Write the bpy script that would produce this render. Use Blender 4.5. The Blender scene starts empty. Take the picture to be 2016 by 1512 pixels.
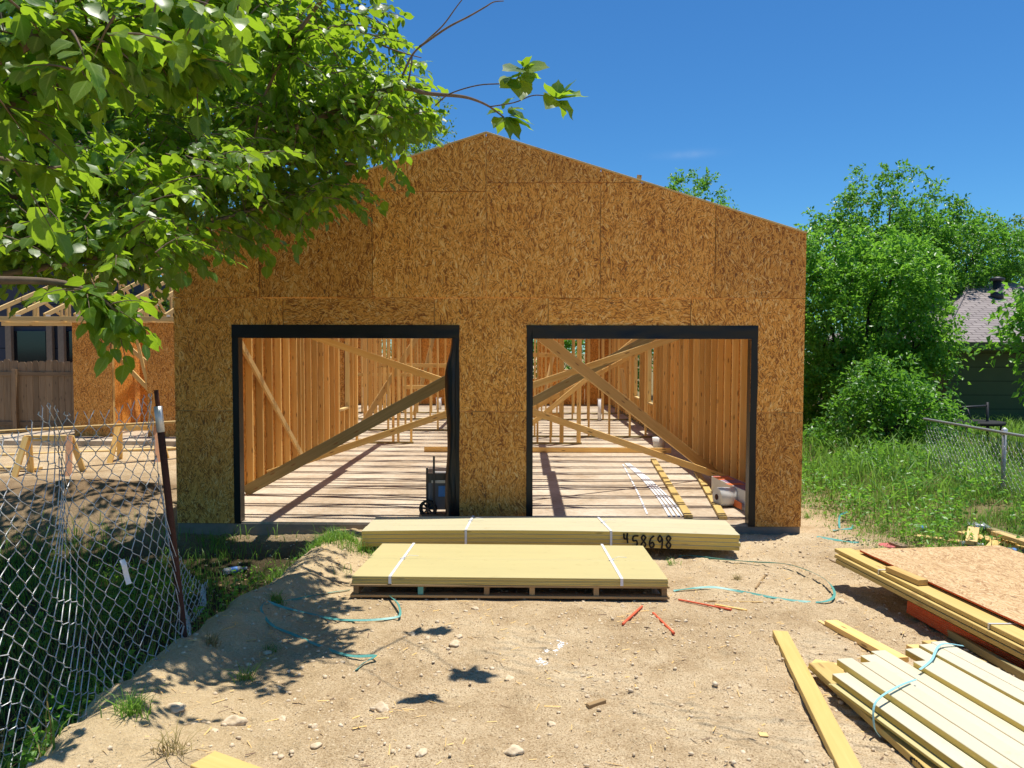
import bpy, bmesh, math, random
import numpy as np
from mathutils import Vector, Matrix, noise
RN = random.Random(11)
NR = np.random.default_rng(5)
SC = bpy.context.scene
COL = SC.collection
V = Vector

# ------------------------------------------------------------------ camera maths (metres; facade in the plane y=0)
F, PITCH, YAW, ROLL = 1503.26, 0.0459, -0.0160, 0.0025
CAM = V((0.412, -8.217, 1.894))
def ray(px, py):
    x, y = px - 1008, py - 756
    c, s = math.cos(ROLL), math.sin(ROLL)
    x, y = x * c + y * s, -x * s + y * c
    r, v = x / F, -y / F
    c, s = math.cos(PITCH), math.sin(PITCH)
    fw, up = c + v * s, -s + v * c
    c, s = math.cos(YAW), math.sin(YAW)
    return V((r * c + fw * s, -r * s + fw * c, up))
def at_d(px, py, d):
    """point on the line of sight at distance d in front of the camera (along world y)"""
    k = ray(px, py); return CAM + k * (d / k.y)
def at_z(px, py, z):
    k = ray(px, py); return CAM + k * ((z - CAM.z) / k.z)
def sstep(a, b, x):
    t = min(1.0, max(0.0, (x - a) / (b - a))); return t * t * (3 - 2 * t)
PROF = [(-400, .2), (-8, .19), (-5.5, .14), (-4, .07), (-2.6, -.002), (-1, -.085), (-.15, -.088), (0, -.10), (60, -.12), (400, -.12)]
FEN_A, FEN_B = V((-1.86, -6.6, 0)), V((-1.62, -3.72, 0))
def fence_x(y): return FEN_A.x + (FEN_B.x - FEN_A.x) * (y - FEN_A.y) / (FEN_B.y - FEN_A.y)
def gz(x, y, fine=False):
    for (a, za), (b, zb) in zip(PROF, PROF[1:]):
        if y <= b:
            z = za + (zb - za) * (y - a) / (b - a); break
    else: z = -.12
    fx = fence_x(max(-8, min(-2.0, y)))
    edge = fx - .12 + .26 * sstep(-4.3, -5.2, y) + .10 * noise.noise(V((0, y * 1.3, 3.3))) + .07 * noise.noise(V((x * 2, y * 5.3, 13.3)))
    if y < .3:
        k = sstep(.3, -1.0, y)
        z += .13 * math.exp(-((x - edge - .20) / .22) ** 2) * k
        z -= .26 * sstep(edge + .05, edge - .25, x) * k
    # bank of the weedy verge
    z += .30 * sstep(4.2, 6.3, x) * sstep(-4.5, -1.5, y) * sstep(40, 12, y)
    # heap of dirt beside the garage
    z += (.40 + .22 * noise.noise(V((x * 3.1, y * 3.1, 4))) + .12 * noise.noise(V((x * 8, y * 8, 4)))) * math.exp(-((x + 4.9) / 1.2) ** 2 - ((y - 1.1) / .8) ** 2)
    z += .22 * math.exp(-((x + 7.6) / 1.6) ** 2 - ((y - .4) / .9) ** 2)
    pal = sstep(.35, 0, max(-1.0 - x, x - 1.6, -2.75 - y, y + 1.1, 0))
    if pal > .5: fine = False
    if -14 < x < 12 and -9 < y < 14 and not (-3.3 < x < 3.3 and y > .1):
        z += (1 - pal) * .035 * noise.noise(V((x * .9, y * .9, 0))) + .018 * noise.noise(V((x * 2.7, y * 2.7, 5)))
        if fine:
            z += .045 * max(0, noise.noise(V((x * 13, y * 13, 31))) - .22) + .03 * max(0, noise.noise(V((x * 26, y * 26, 37))) - .22)
            z += .014 * noise.noise(V((x * 8, y * 8, 1))) + .009 * noise.noise(V((x * 19, y * 19, 2)))
            r = noise.noise(V((x * 5.0, y * 13.0, 9)))
            z += .012 * max(0, r) * sstep(-2.0, -3.4, y)
    return z
def at_g(px, py, dz=0.0):
    p = at_z(px, py, 0)
    for _ in range(14): p = at_z(px, py, gz(p.x, p.y) + dz)
    return p

# ------------------------------------------------------------------ materials
class G:
    def __init__(s, name):
        s.m = bpy.data.materials.new(name); s.m.use_nodes = True
        s.t = s.m.node_tree; s.t.nodes.clear(); s.out = s.t.nodes.new('ShaderNodeOutputMaterial')
    def n(s, typ, ins=None, **kw):
        nd = s.t.nodes.new('ShaderNode' + typ)
        for k, v in kw.items(): setattr(nd, k, v)
        for k, v in (ins or {}).items(): s.set(nd.inputs[k], v)
        return nd
    def set(s, sock, v):
        if hasattr(v, 'is_linked') and hasattr(v, 'node'): s.t.links.new(v, sock)
        elif hasattr(v, 'outputs'): s.t.links.new(v.outputs[0], sock)
        else:
            if isinstance(v, (tuple, list)) and len(v) == 3 and sock.type == 'RGBA': v = (*v, 1)
            sock.default_value = v
    def math(s, op, a, b=0.0, c=None):
        nd = s.t.nodes.new('ShaderNodeMath'); nd.operation = op
        s.set(nd.inputs[0], a); s.set(nd.inputs[1], b)
        if c is not None: s.set(nd.inputs[2], c)
        return nd.outputs[0]
    def vec(s, op, a, b):
        nd = s.t.nodes.new('ShaderNodeVectorMath'); nd.operation = op
        s.set(nd.inputs[0], a); s.set(nd.inputs[1], b); return nd.outputs[0]
    def mix(s, f, a, b, blend='MIX'):
        nd = s.t.nodes.new('ShaderNodeMix'); nd.data_type = 'RGBA'; nd.blend_type = blend
        s.set(nd.inputs[0], f); s.set(nd.inputs[6], a); s.set(nd.inputs[7], b); return nd.outputs[2]
    def fmix(s, f, a, b):
        nd = s.t.nodes.new('ShaderNodeMix'); s.set(nd.inputs[0], f); s.set(nd.inputs[2], a); s.set(nd.inputs[3], b); return nd.outputs[0]
    def ramp(s, f, stops, interp='LINEAR'):
        nd = s.t.nodes.new('ShaderNodeValToRGB'); cr = nd.color_ramp; cr.interpolation = interp
        while len(cr.elements) < len(stops): cr.elements.new(.5)
        for e, (p, c) in zip(cr.elements, stops): e.position = p; e.color = (*c, 1) if len(c) == 3 else c
        s.set(nd.inputs[0], f); return nd.outputs[0]
    def noise(s, vec, scale, detail=3.0, rough=.55, dist=0.0, dim='3D'):
        nd = s.n('TexNoise', {'Vector': vec, 'Scale': scale, 'Detail': detail, 'Roughness': rough, 'Distortion': dist}, noise_dimensions=dim)
        return nd.outputs[0]
    def uv(s): return s.n('TexCoord').outputs['UV']
    def obj(s): return s.n('TexCoord').outputs['Object']
    def rnd(s): return s.n('ObjectInfo').outputs['Random']
    def bump(s, h, strength=.3, dist=.01):
        return s.n('Bump', {'Height': h, 'Strength': strength, 'Distance': dist}).outputs[0]
    def bsdf(s, color, rough=.6, spec=.5, normal=None, **kw):
        d = {'Base Color': color, 'Roughness': rough, 'Specular IOR Level': spec}
        if normal is not None: d['Normal'] = normal
        d.update(kw)
        b = s.n('BsdfPrincipled', d); s.t.links.new(b.outputs[0], s.out.inputs[0]); return b
M = {}
def plain(name, col, rough=.6, spec=.4, metal=0.0, var=.12, bump=.0, scale=30):
    g = G(name); nz = g.noise(g.obj(), scale, 4)
    c = g.mix(g.math('MULTIPLY', nz, 1.0), tuple(x * (1 - var) for x in col), tuple(min(1, x * (1 + var)) for x in col))
    g.bsdf(c, rough, spec, g.bump(nz, bump) if bump else None, Metallic=metal)
    M[name] = g.m; return g.m

def osb(name, stops, bright=1.0, rough=.62):
    g = G(name); uv = g.uv(); rnd = g.rnd()
    off = g.n('CombineXYZ', {0: g.math('MULTIPLY', rnd, 37.0), 1: g.math('MULTIPLY', rnd, 91.0)}).outputs[0]
    p = g.vec('ADD', uv, off)
    wob = g.n('TexNoise', {'Vector': p, 'Scale': 2.5, 'Detail': 1.0}, noise_dimensions='2D').outputs[1]
    p = g.vec('ADD', p, g.vec('MULTIPLY', g.vec('SUBTRACT', wob, (.5, .5, .5)), (.08, .08, 0)))
    val = None; hgt = None
    for i, (cell, spread, ln, wd, th) in enumerate([(12, 2.6, .075, .016, 0), (9, 2.2, .085, .017, .40), (14, 3.0, .065, .012, .45), (7, 1.6, .11, .018, .62), (10, 3.4, .085, .009, .72), (18, 3.0, .045, .006, .72)]):
        o_ = g.vec('ADD', p, (i * 3.17, i * 5.3, 0))
        vc = g.n('TexVoronoi', {'Vector': o_, 'Scale': float(cell), 'Randomness': 1.0}, voronoi_dimensions='2D')
        cc = g.n('SeparateColor', {0: vc.outputs['Color']})
        ang = g.math('MULTIPLY', g.math('SUBTRACT', g.math('MULTIPLY', g.math('ADD', cc.outputs[0], cc.outputs[2]), .5), .5), spread)
        q = g.n('VectorRotate', {'Vector': o_, 'Angle': ang}, rotation_type='Z_AXIS').outputs[0]
        q = g.vec('MULTIPLY', q, (1 / ln, 1 / wd, 0))
        vo = g.n('TexVoronoi', {'Vector': q, 'Scale': 1.0, 'Randomness': 1.0}, voronoi_dimensions='2D')
        sp = g.n('SeparateColor', {0: vo.outputs['Color']})
        v_ = g.math('SUBTRACT', sp.outputs[0], g.math('MULTIPLY', g.n('MapRange', {0: vo.outputs[0], 1: .40, 2: .60}).outputs[0], .34))
        if val is None: val = v_; hgt = sp.outputs[1]
        else:
            mk = g.math('GREATER_THAN', sp.outputs[1], th)
            val = g.fmix(mk, val, v_); hgt = g.fmix(mk, hgt, sp.outputs[1])
    big = g.noise(p, 1.6, 2, dim='2D'); fine = g.noise(g.vec('MULTIPLY', p, (18, 120, 0)), 1.0, 3, dim='2D')
    val = g.math('ADD', val, g.math('MULTIPLY', g.math('SUBTRACT', fine, .5), .35))
    val = g.math('ADD', val, g.math('MULTIPLY', g.math('SUBTRACT', big, .5), .3))
    c = g.ramp(val, stops)
    fl = g.n('TexVoronoi', {'Vector': g.vec('MULTIPLY', p, (9, 24, 0)), 'Scale': 1.0}, voronoi_dimensions='2D')
    fs = g.n('SeparateColor', {0: fl.outputs['Color']})
    mk = g.math('MULTIPLY', g.math('GREATER_THAN', fs.outputs[0], .982), g.math('LESS_THAN', fl.outputs[0], .22))
    c = g.mix(g.math('MULTIPLY', mk, .75), c, (.10, .04, .018))
    c = g.mix(1.0, c, g.ramp(rnd, [(0, (.84 * bright, .82 * bright, .80 * bright)), (.5, (.98 * bright,) * 3), (1, (1.07 * bright, 1.05 * bright, 1.0 * bright))]), 'MULTIPLY')
    g.bsdf(c, rough, .35, g.bump(hgt, .35, .004)); M[name] = g.m
OSBS = [(0, (.28, .088, .012)), (.12, (.53, .192, .028)), (.34, (.78, .328, .050)), (.65, (.88, .408, .076)), (.86, (.94, .515, .145)), (1, (.96, .63, .25))]
osb('osb', OSBS)
osb('osb_sunny', [(0, (.36, .20, .085)), (.2, (.50, .31, .14)), (.5, (.60, .40, .19)), (1, (.70, .50, .28))])

def lumber(name, dark, light, knot=(.20, .09, .035), var=.5, warm=(.76, .42, .11)):
    g = G(name); uv = g.uv(); rnd = g.rnd()
    off = g.n('CombineXYZ', {0: g.math('MULTIPLY', rnd, 53.0), 1: g.math('MULTIPLY', rnd, 17.0)}).outputs[0]
    p = g.vec('ADD', uv, off)
    n1 = g.noise(g.vec('MULTIPLY', p, (1.3, 34, 0)), 1.0, 5, .6, .4, '2D')
    n2 = g.noise(g.vec('MULTIPLY', p, (2.0, 9, 0)), 1.0, 2, dim='2D')
    c = g.ramp(g.math('ADD', g.math('MULTIPLY', n1, .7), g.math('MULTIPLY', n2, .3)), [(.3, dark), (.55, tuple((a + b) / 2 for a, b in zip(dark, light))), (.72, light)])
    c = g.mix(g.math('MULTIPLY', g.math('POWER', rnd, 1.6), var), c, warm)
    r2 = g.math('FRACT', g.math('MULTIPLY', rnd, 7.31))
    c = g.mix(1.0, c, g.ramp(r2, [(0, (.72, .70, .66)), (.5, (1, 1, 1)), (1, (1.12, 1.10, 1.04))]), 'MULTIPLY')
    vo = g.n('TexVoronoi', {'Vector': g.vec('MULTIPLY', p, (3.2, 14, 0)), 'Scale': 1.0}, voronoi_dimensions='2D')
    vs = g.n('SeparateColor', {0: vo.outputs['Color']})
    mk = g.math('MULTIPLY', g.math('GREATER_THAN', vs.outputs[0], .72), g.math('SUBTRACT', 1.0, g.n('MapRange', {0: vo.outputs[0], 1: .06, 2: .16}).outputs[0]))
    c = g.mix(g.math('MULTIPLY', mk, .85), c, knot)
    g.bsdf(c, .62, .3, g.bump(n1, .12, .002)); M[name] = g.m
lumber('pine', (.78, .49, .155), (.95, .73, .33))
lumber('pine_pale', (.66, .44, .17), (.82, .60, .28), var=.25, warm=(.66, .40, .13))
lumber('pine_treated', (.27, .225, .10), (.42, .35, .18), var=.2, warm=(.28, .25, .12))
lumber('pine_yellow', (.54, .38, .12), (.68, .50, .19), var=.2, warm=(.64, .43, .14), knot=(.35, .2, .07))
lumber('pallet_wood', (.30, .19, .085), (.50, .34, .16), var=.3, warm=(.30, .18, .09))
lumber('weathered_wood', (.20, .135, .082), (.36, .26, .165), var=.5, warm=(.17, .115, .075), knot=(.07, .045, .03))
def primed(name, col, dots=True):
    g = G(name); p = g.uv(); rnd = g.rnd()
    n1 = g.noise(g.vec('MULTIPLY', p, (1.2, 8, 0)), 1.0, 4, dim='2D'); n2 = g.noise(g.vec('ADD', p, g.n('CombineXYZ', {0: g.math('MULTIPLY', rnd, 31.0)})), 9.0, 5, .7, dim='2D')
    c = g.mix(g.math('MULTIPLY', n1, .8), tuple(x * .90 for x in col), tuple(min(1, x * 1.06) for x in col))
    c = g.mix(g.ramp(n2, [(.60, (0, 0, 0)), (.78, (.5, .5, .5))]), c, tuple(a * b for a, b in zip(col, (.72, .68, .60))))
    c = g.mix(1.0, c, g.ramp(rnd, [(0, (.95, .95, .95)), (1, (1.03, 1.03, 1.05))]), 'MULTIPLY')
    g.bsdf(c, .5, .4, g.bump(n1, .05, .002)); M[name] = g.m
primed('primed_cream', (.62, .56, .355)); primed('primed_yellow', (.58, .50, .235)); primed('primed_white', (.68, .61, .43))
lumber('board_edge', (.66, .46, .105), (.80, .60, .17), var=.3, warm=(.52, .36, .10), knot=(.4, .27, .08))
plain('red_edge', (.62, .075, .02), .7, .2, var=.25); plain('seam_edge', (.20, .045, .018), .8, .1, var=.25); plain('wrap_black', (.006, .006, .006), .38, .35, var=.3, bump=.08, scale=9)
plain('galvanised', (.68, .68, .67), .42, .6, .35, var=.15); plain('rust', (.085, .034, .022), .8, .2, var=.5, bump=.3, scale=60)
plain('dark_metal', (.05, .05, .055), .5, .4, .4); plain('white_plastic', (.80, .81, .83), .4, .45, var=.05); plain('paper_white', (.74, .73, .69), .75, .2, var=.06)
plain('teal_strap', (.10, .34, .29), .45, .45, var=.2, scale=14); plain('aqua_strap', (.30, .60, .64), .45, .4, var=.15, scale=14); plain('strap_white', (.80, .78, .78), .45, .4, var=.05)
plain('pink_wood', (.62, .33, .19), .7, .2, var=.3); plain('red_stake', (.72, .13, .06), .7, .2, var=.3); plain('spray_black', (.018, .016, .015), .7, .2, var=.4); plain('black_rubber', (.016, .016, .017), .7, .3); plain('black_plastic', (.022, .022, .025), .4, .5)
plain('grey_plastic', (.10, .115, .14), .45, .5); plain('silver_plastic', (.42, .42, .42), .35, .5, .3); plain('blue_label', (.06, .22, .60), .5, .4); plain('orange_print', (.62, .16, .05), .6, .3, var=.3, scale=8); plain('print_purple', (.24, .14, .22), .6, .3, var=.4, scale=10)
plain('chalk', (.86, .85, .82), .9, .1, var=.05); plain('bare_twig', (.20, .13, .085), .85, .1, var=.3); plain('bark', (.17, .125, .085), .9, .1, var=.45, bump=.5, scale=22); plain('bark_dark', (.055, .045, .036), .9, .1, var=.4, bump=.5, scale=14)
plain('red_mat', (.55, .16, .15), .9, .1, var=.3)
def concrete():
    g = G('concrete'); p = g.obj(); a = g.noise(p, 1.1, 5, .6); b = g.noise(p, 14, 5, .7); c3 = g.noise(p, 70, 2)
    c = g.ramp(g.math('ADD', g.math('MULTIPLY', a, .6), g.math('MULTIPLY', b, .4)), [(.33, (.32, .23, .145)), (.5, (.49, .40, .29)), (.68, (.65, .57, .45))])
    c = g.mix(g.ramp(c3, [(.62, (0, 0, 0)), (.72, (.6, .6, .6))]), c, (.36, .23, .12))
    g.bsdf(c, .85, .2, g.bump(b, .25, .006)); M['concrete'] = g.m
concrete()
plain('footing', (.27, .22, .17), .9, .15, var=.25, bump=.3, scale=12)
def shingles():
    g = G('shingles'); p = g.uv(); sx = g.n('SeparateXYZ', {0: p})
    br = g.n('TexBrick', {'Vector': p, 'Scale': 1.0, 'Color1': (.25, .215, .21, 1), 'Color2': (.34, .295, .28, 1), 'Mortar': (.08, .065, .065, 1), 'Mortar Size': .012, 'Brick Width': .30, 'Row Height': .14})
    nz = g.noise(p, 40, 3); c = g.mix(g.math('MULTIPLY', nz, .35), br.outputs[0], (.34, .29, .27))
    g.bsdf(c, .9, .15, g.bump(br.outputs[1], .6, .02)); M['shingles'] = g.m
shingles()
def siding(name, col, step=.3):
    g = G(name); sx = g.n('SeparateXYZ', {0: g.uv()}); w = g.math('FRACT', g.math('DIVIDE', sx.outputs[1], step))
    gr = g.math('LESS_THAN', w, .05); nz = g.noise(g.obj(), 3, 4)
    c = g.mix(g.math('MULTIPLY', nz, .5), col, tuple(x * .6 for x in col)); c = g.mix(gr, c, tuple(x * .3 for x in col))
    g.bsdf(c, .75, .25, g.bump(gr, -.4, .01)); M[name] = g.m
siding('green_siding', (.085, .115, .05)); siding('slate_siding', (.060, .072, .105), .6)
g = G('window_glass'); g.bsdf((.012, .014, .018), .08, .6); M['window_glass'] = g.m
g = G('clear_plastic'); g.bsdf((.85, .9, .95), .12, .5, **{'Transmission Weight': .75, 'IOR': 1.2}); M['clear_plastic'] = g.m

def foliage(name, lo, hi, trans=.45, tcol=None, rough=.38, spec=.45, veins=False):
    g = G(name); at = g.n('Attribute', attribute_name='tint').outputs[2]
    c = g.mix(at, lo, hi)
    if veins:
        rb = g.n('Attribute', attribute_name='rib').outputs[2]; al = g.n('Attribute', attribute_name='along').outputs[2]
        fr = g.math('FRACT', g.math('ADD', g.math('MULTIPLY', al, 6.5), g.math('MULTIPLY', rb, 2.2)))
        vn = g.math('MAXIMUM', g.math('GREATER_THAN', rb, .90), g.math('MULTIPLY', g.math('LESS_THAN', fr, .16), .55))
        c = g.mix(g.math('MULTIPLY', vn, .55), c, (.26, .38, .10))
    tc = tcol or tuple(min(1, x) for x in (hi[0] * 1.9 + .02, hi[1] * 1.55 + .03, hi[2] * .7))
    b = g.n('BsdfPrincipled', {'Base Color': c, 'Roughness': rough, 'Specular IOR Level': spec})
    t = g.n('BsdfTranslucent', {'Color': g.mix(at, tuple(x * .7 for x in tc), tc)})
    mx = g.n('MixShader', {0: trans, 1: b.outputs[0], 2: t.outputs[0]}); g.t.links.new(mx.outputs[0], g.out.inputs[0]); M[name] = g.m
foliage('leaf_mulberry', (.032, .095, .012), (.098, .208, .020), .48, (.46, .70, .03), veins=True)
foliage('leaf_far', (.032, .085, .012), (.085, .175, .024), .42, (.24, .42, .03))
foliage('leaf_bright', (.060, .195, .022), (.145, .345, .040), .48, (.34, .70, .06))
foliage('leaf_mid', (.045, .155, .018), (.115, .285, .035), .45, (.27, .60, .05))
foliage('grass_blade', (.070, .180, .022), (.19, .34, .055), .45, (.32, .58, .07), .5, .35)
foliage('grass_dry', (.26, .20, .075), (.42, .34, .15), .3, (.4, .32, .12), .7, .2)

def ground_mat():
    g = G('dirt'); p = g.obj(); s = g.n('SeparateXYZ', {0: p}); X, Y = s.outputs[0], s.outputs[1]
    big = g.noise(p, .55, 4, .6); mid = g.noise(p, 3.2, 5, .65, .3); fin = g.noise(p, 26, 5, .7); grit = g.noise(p, 110, 3, .6)
    t = g.math('ADD', g.math('ADD', g.math('MULTIPLY', big, .42), g.math('MULTIPLY', mid, .36)), g.math('MULTIPLY', fin, .22))
    c = g.ramp(t, [(.34, (.28, .185, .100)), (.44, (.48, .345, .195)), (.52, (.61, .46, .278)), (.61, (.71, .56, .355)), (.71, (.80, .65, .44))])
    c = g.mix(g.ramp(grit, [(.36, (.75, .75, .75)), (.47, (0, 0, 0))]), c, (.22, .125, .055))
    c = g.mix(g.ramp(grit, [(.57, (0, 0, 0)), (.68, (.7, .7, .7))]), c, (.82, .66, .42))
    # pale loose sand along the fence and dark turned soil behind it
    dn = g.math('MULTIPLY', g.math('SUBTRACT', mid, .5), .7)
    fx = g.math('ADD', g.math('MULTIPLY', g.math('ADD', Y, 3.72), .083), -1.72)
    fx = g.math('ADD', fx, g.math('MULTIPLY', g.n('MapRange', {0: Y, 1: -4.3, 2: -5.2}).outputs[0], .26))
    side = g.math('ADD', g.math('SUBTRACT', X, fx), dn)
    sand = g.math('MULTIPLY', g.n('MapRange', {0: side, 1: 1.3, 2: .3}).outputs[0], g.n('MapRange', {0: Y, 1: .2, 2: -1.5}).outputs[0])
    c = g.mix(g.math('MULTIPLY', sand, .6), c, g.mix(fin, (.55, .41, .215), (.76, .595, .36)))
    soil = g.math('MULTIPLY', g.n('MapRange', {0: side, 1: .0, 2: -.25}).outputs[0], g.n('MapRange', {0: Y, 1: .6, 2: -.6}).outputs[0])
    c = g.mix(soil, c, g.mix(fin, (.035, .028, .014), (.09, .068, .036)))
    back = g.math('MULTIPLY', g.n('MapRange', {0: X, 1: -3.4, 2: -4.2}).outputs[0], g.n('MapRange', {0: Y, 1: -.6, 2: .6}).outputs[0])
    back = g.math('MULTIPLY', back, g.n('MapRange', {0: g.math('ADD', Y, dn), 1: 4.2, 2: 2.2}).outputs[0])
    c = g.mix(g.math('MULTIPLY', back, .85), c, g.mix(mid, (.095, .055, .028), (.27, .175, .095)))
    verge = g.math('MULTIPLY', g.n('MapRange', {0: g.math('ADD', X, g.math('MULTIPLY', dn, 2.0)), 1: 3.9, 2: 4.8}).outputs[0], g.n('MapRange', {0: Y, 1: -2.6, 2: -1.0}).outputs[0])
    c = g.mix(g.math('MULTIPLY', verge, .8), c, g.mix(fin, (.10, .085, .03), (.20, .165, .07)))
    rp = g.n('VectorRotate', {'Vector': p, 'Angle': .35}, rotation_type='Z_AXIS').outputs[0]; wv = g.n('TexWave', {'Vector': g.vec('ADD', rp, g.vec('MULTIPLY', g.vec('SUBTRACT', g.n('TexNoise', {'Vector': p, 'Scale': 2.0}).outputs[1], (.5, .5, .5)), (.35, .35, 0))), 'Scale': 3.4, 'Distortion': 1.2, 'Detail': 2.0}, bands_direction='Y').outputs[1]
    rut = g.math('MULTIPLY', wv, g.math('MULTIPLY', g.ramp(big, [(.52, (0, 0, 0)), (.58, (1, 1, 1))]), g.n('MapRange', {0: Y, 1: -2.4, 2: -3.2}).outputs[0]))
    h = g.math('ADD', g.math('MULTIPLY', rut, .55), g.math('MULTIPLY', fin, .6))
    h = g.math('ADD', g.math('ADD', h, g.math('MULTIPLY', grit, .22)), g.math('MULTIPLY', mid, .7))
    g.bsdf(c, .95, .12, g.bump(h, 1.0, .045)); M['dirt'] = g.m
ground_mat()

# ------------------------------------------------------------------ mesh building
class MB:
    def __init__(s): s.v = []; s.f = []; s.uv = []; s.mi = []; s.sm = []; s.tint = None
    def face(s, idx, uv=None, m=0, sm=False):
        s.f.append(list(idx)); s.uv.append(uv or [(0, 0)] * len(idx)); s.mi.append(m); s.sm.append(sm)
    def beam(s, a, b, w, t, side=(1, 0, 0), ch=.0025, seg=1, bow=0.0, m=0, me=None, mend=None):
        """board from a to b; w along side, t across; me = material of the two narrow edges"""
        a, b = V(a), V(b); ax = (b - a); L = ax.length; ax = ax / L; sd = V(side); sd = (sd - ax * sd.dot(ax)).normalized(); n = ax.cross(sd)
        hw, ht = w / 2, t / 2; c = min(ch, hw * .4, ht * .4)
        pr = [(-hw + c, -ht), (hw - c, -ht), (hw, -ht + c), (hw, ht - c), (hw - c, ht), (-hw + c, ht), (-hw, ht - c), (-hw, -ht + c)]
        per = [0]
        for i in range(8):
            q, r = pr[i], pr[(i + 1) % 8]; per.append(per[-1] + math.hypot(q[0] - r[0], q[1] - r[1]))
        uo, vo = RN.uniform(0, 50), RN.uniform(0, 50); base = len(s.v)
        for k in range(seg + 1):
            f = k / seg; o = a + ax * (L * f) + n * (bow * (1 - (2 * f - 1) ** 2))
            s.v += [o + sd * x + n * y for x, y in pr]
        for k in range(seg):
            for i in range(8):
                j = (i + 1) % 8; o = base + k * 8
                u0, u1 = uo + L * k / seg, uo + L * (k + 1) / seg
                mm = me if (me is not None and i in (2, 6)) else m
                s.face([o + i, o + j, o + 8 + j, o + 8 + i], [(u0, vo + per[i]), (u0, vo + per[i + 1]), (u1, vo + per[i + 1]), (u1, vo + per[i])], mm)
        me2 = mend if mend is not None else (me if me is not None else m)
        uvs = [(uo + y, vo + x) for x, y in pr]
        s.face([base + 7 - i for i in range(8)], uvs[::-1], me2); e = base + seg * 8; s.face([e + i for i in range(8)], uvs, me2)
        return s
    def box(s, x0, x1, y0, y1, z0, z1, m=0, ch=.002, me=None):
        d = [x1 - x0, y1 - y0, z1 - z0]; k = d.index(max(d)); c = [(x0 + x1) / 2, (y0 + y1) / 2, (z0 + z1) / 2]
        a, b = c[:], c[:]; a[k] = (x0, y0, z0)[k]; b[k] = (x1, y1, z1)[k]; o = [i for i in range(3) if i != k]; o.sort(key=lambda i: -d[i])
        sv = [0, 0, 0]; sv[o[0]] = 1
        return s.beam(a, b, d[o[0]], d[o[1]], sv, ch, m=m, me=me)
    def prism(s, poly, y0, y1, vert=True, axis='y', m=0, me=None):
        """flat sheet: polygon in xz (axis y) or in yz (axis x), thickness from y0 to y1"""
        uo, vo = RN.uniform(0, 40), RN.uniform(0, 40); b = len(s.v); n = len(poly)
        P = (lambda p, y: V((p[0], y, p[1]))) if axis == 'y' else (lambda p, y: V((y, p[0], p[1])))
        s.v += [P(p, y0) for p in poly] + [P(p, y1) for p in poly]
        U = [((p[1] + uo, p[0] + vo) if vert else (p[0] + uo, p[1] + vo)) for p in poly]
        s.face(range(b, b + n), U, m); s.face(range(b + 2 * n - 1, b + n - 1, -1), U[::-1], m)
        for i in range(n):
            j = (i + 1) % n; s.face([b + j, b + i, b + n + i, b + n + j], [U[j], U[i], U[i], U[j]], m if me is None else me)
        return s
    def tube(s, pts, r, n=6, m=0, cap=True, sm=True):
        pts = [V(p) for p in pts]; k = len(pts); rr = r if hasattr(r, '__len__') else [r] * k; b = len(s.v); up = V((.03, .05, 1))
        L = 0
        for i, p in enumerate(pts):
            t = (pts[min(i + 1, k - 1)] - pts[max(i - 1, 0)]).normalized(); x = t.cross(up)
            if x.length < .05: x = t.cross(V((1, 0, 0)))
            x.normalize(); y = x.cross(t)
            for j in range(n):
                a = 2 * math.pi * j / n; s.v.append(p + (x * math.cos(a) + y * math.sin(a)) * rr[i])
        for i in range(k - 1):
            l2 = L + (pts[i + 1] - pts[i]).length
            for j in range(n):
                q = (j + 1) % n; o = b + i * n
                s.face([o + j, o + n + j, o + n + q, o + q], [(L, j / n), (l2, j / n), (l2, (j + 1) / n), (L, (j + 1) / n)], m, sm)
            L = l2
        if cap: s.face(range(b, b + n), None, m); s.face(range(b + k * n - 1, b + (k - 1) * n - 1, -1), None, m)
        return s
    def ribbon(s, pts, w, side, th=.0012, m=0):
        """flat strap along pts, width w in direction side (one vector or one per point)"""
        pts = [V(p) for p in pts]; b = len(s.v); k = len(pts)
        for i, p in enumerate(pts):
            t = (pts[min(i + 1, k - 1)] - pts[max(i - 1, 0)]).normalized(); sd = V(side[i] if isinstance(side, list) else side)
            sd = (sd - t * sd.dot(t)).normalized(); nn = t.cross(sd) * th
            s.v += [p - sd * w / 2 - nn, p + sd * w / 2 - nn, p + sd * w / 2 + nn, p - sd * w / 2 + nn]
        for i in range(k - 1):
            for j in range(4):
                q = (j + 1) % 4; o = b + i * 4; s.face([o + j, o + q, o + 4 + q, o + 4 + j], None, m)
        s.face([b + 3, b + 2, b + 1, b], None, m); e = b + 4 * (k - 1); s.face([e, e + 1, e + 2, e + 3], None, m)
        return s
    def disc(s, c, r, ax, th, n=24, m=0, r0=0.0):
        """disc or ring (inner radius r0) of thickness th about axis ax"""
        c, ax = V(c), V(ax).normalized(); x = ax.orthogonal().normalized(); y = ax.cross(x); b = len(s.v)
        for h in (-th / 2, th / 2):
            for rad in ((r, r0) if r0 else (r,)):
                for j in range(n):
                    a = 2 * math.pi * j / n; s.v.append(c + ax * h + (x * math.cos(a) + y * math.sin(a)) * rad)
        if r0:
            for j in range(n):
                q = (j + 1) % n; A, B, C, D = b, b + n, b + 2 * n, b + 3 * n
                s.face([A + q, A + j, B + j, B + q], None, m); s.face([C + j, C + q, D + q, D + j], None, m)
                s.face([A + j, A + q, C + q, C + j], None, m, True); s.face([B + q, B + j, D + j, D + q], None, m, True)
        else:
            s.face(range(b + n - 1, b - 1, -1), None, m); s.face(range(b + n, b + 2 * n), None, m)
            for j in range(n):
                q = (j + 1) % n; s.face([b + j, b + q, b + n + q, b + n + j], None, m, True)
        return s
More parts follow.
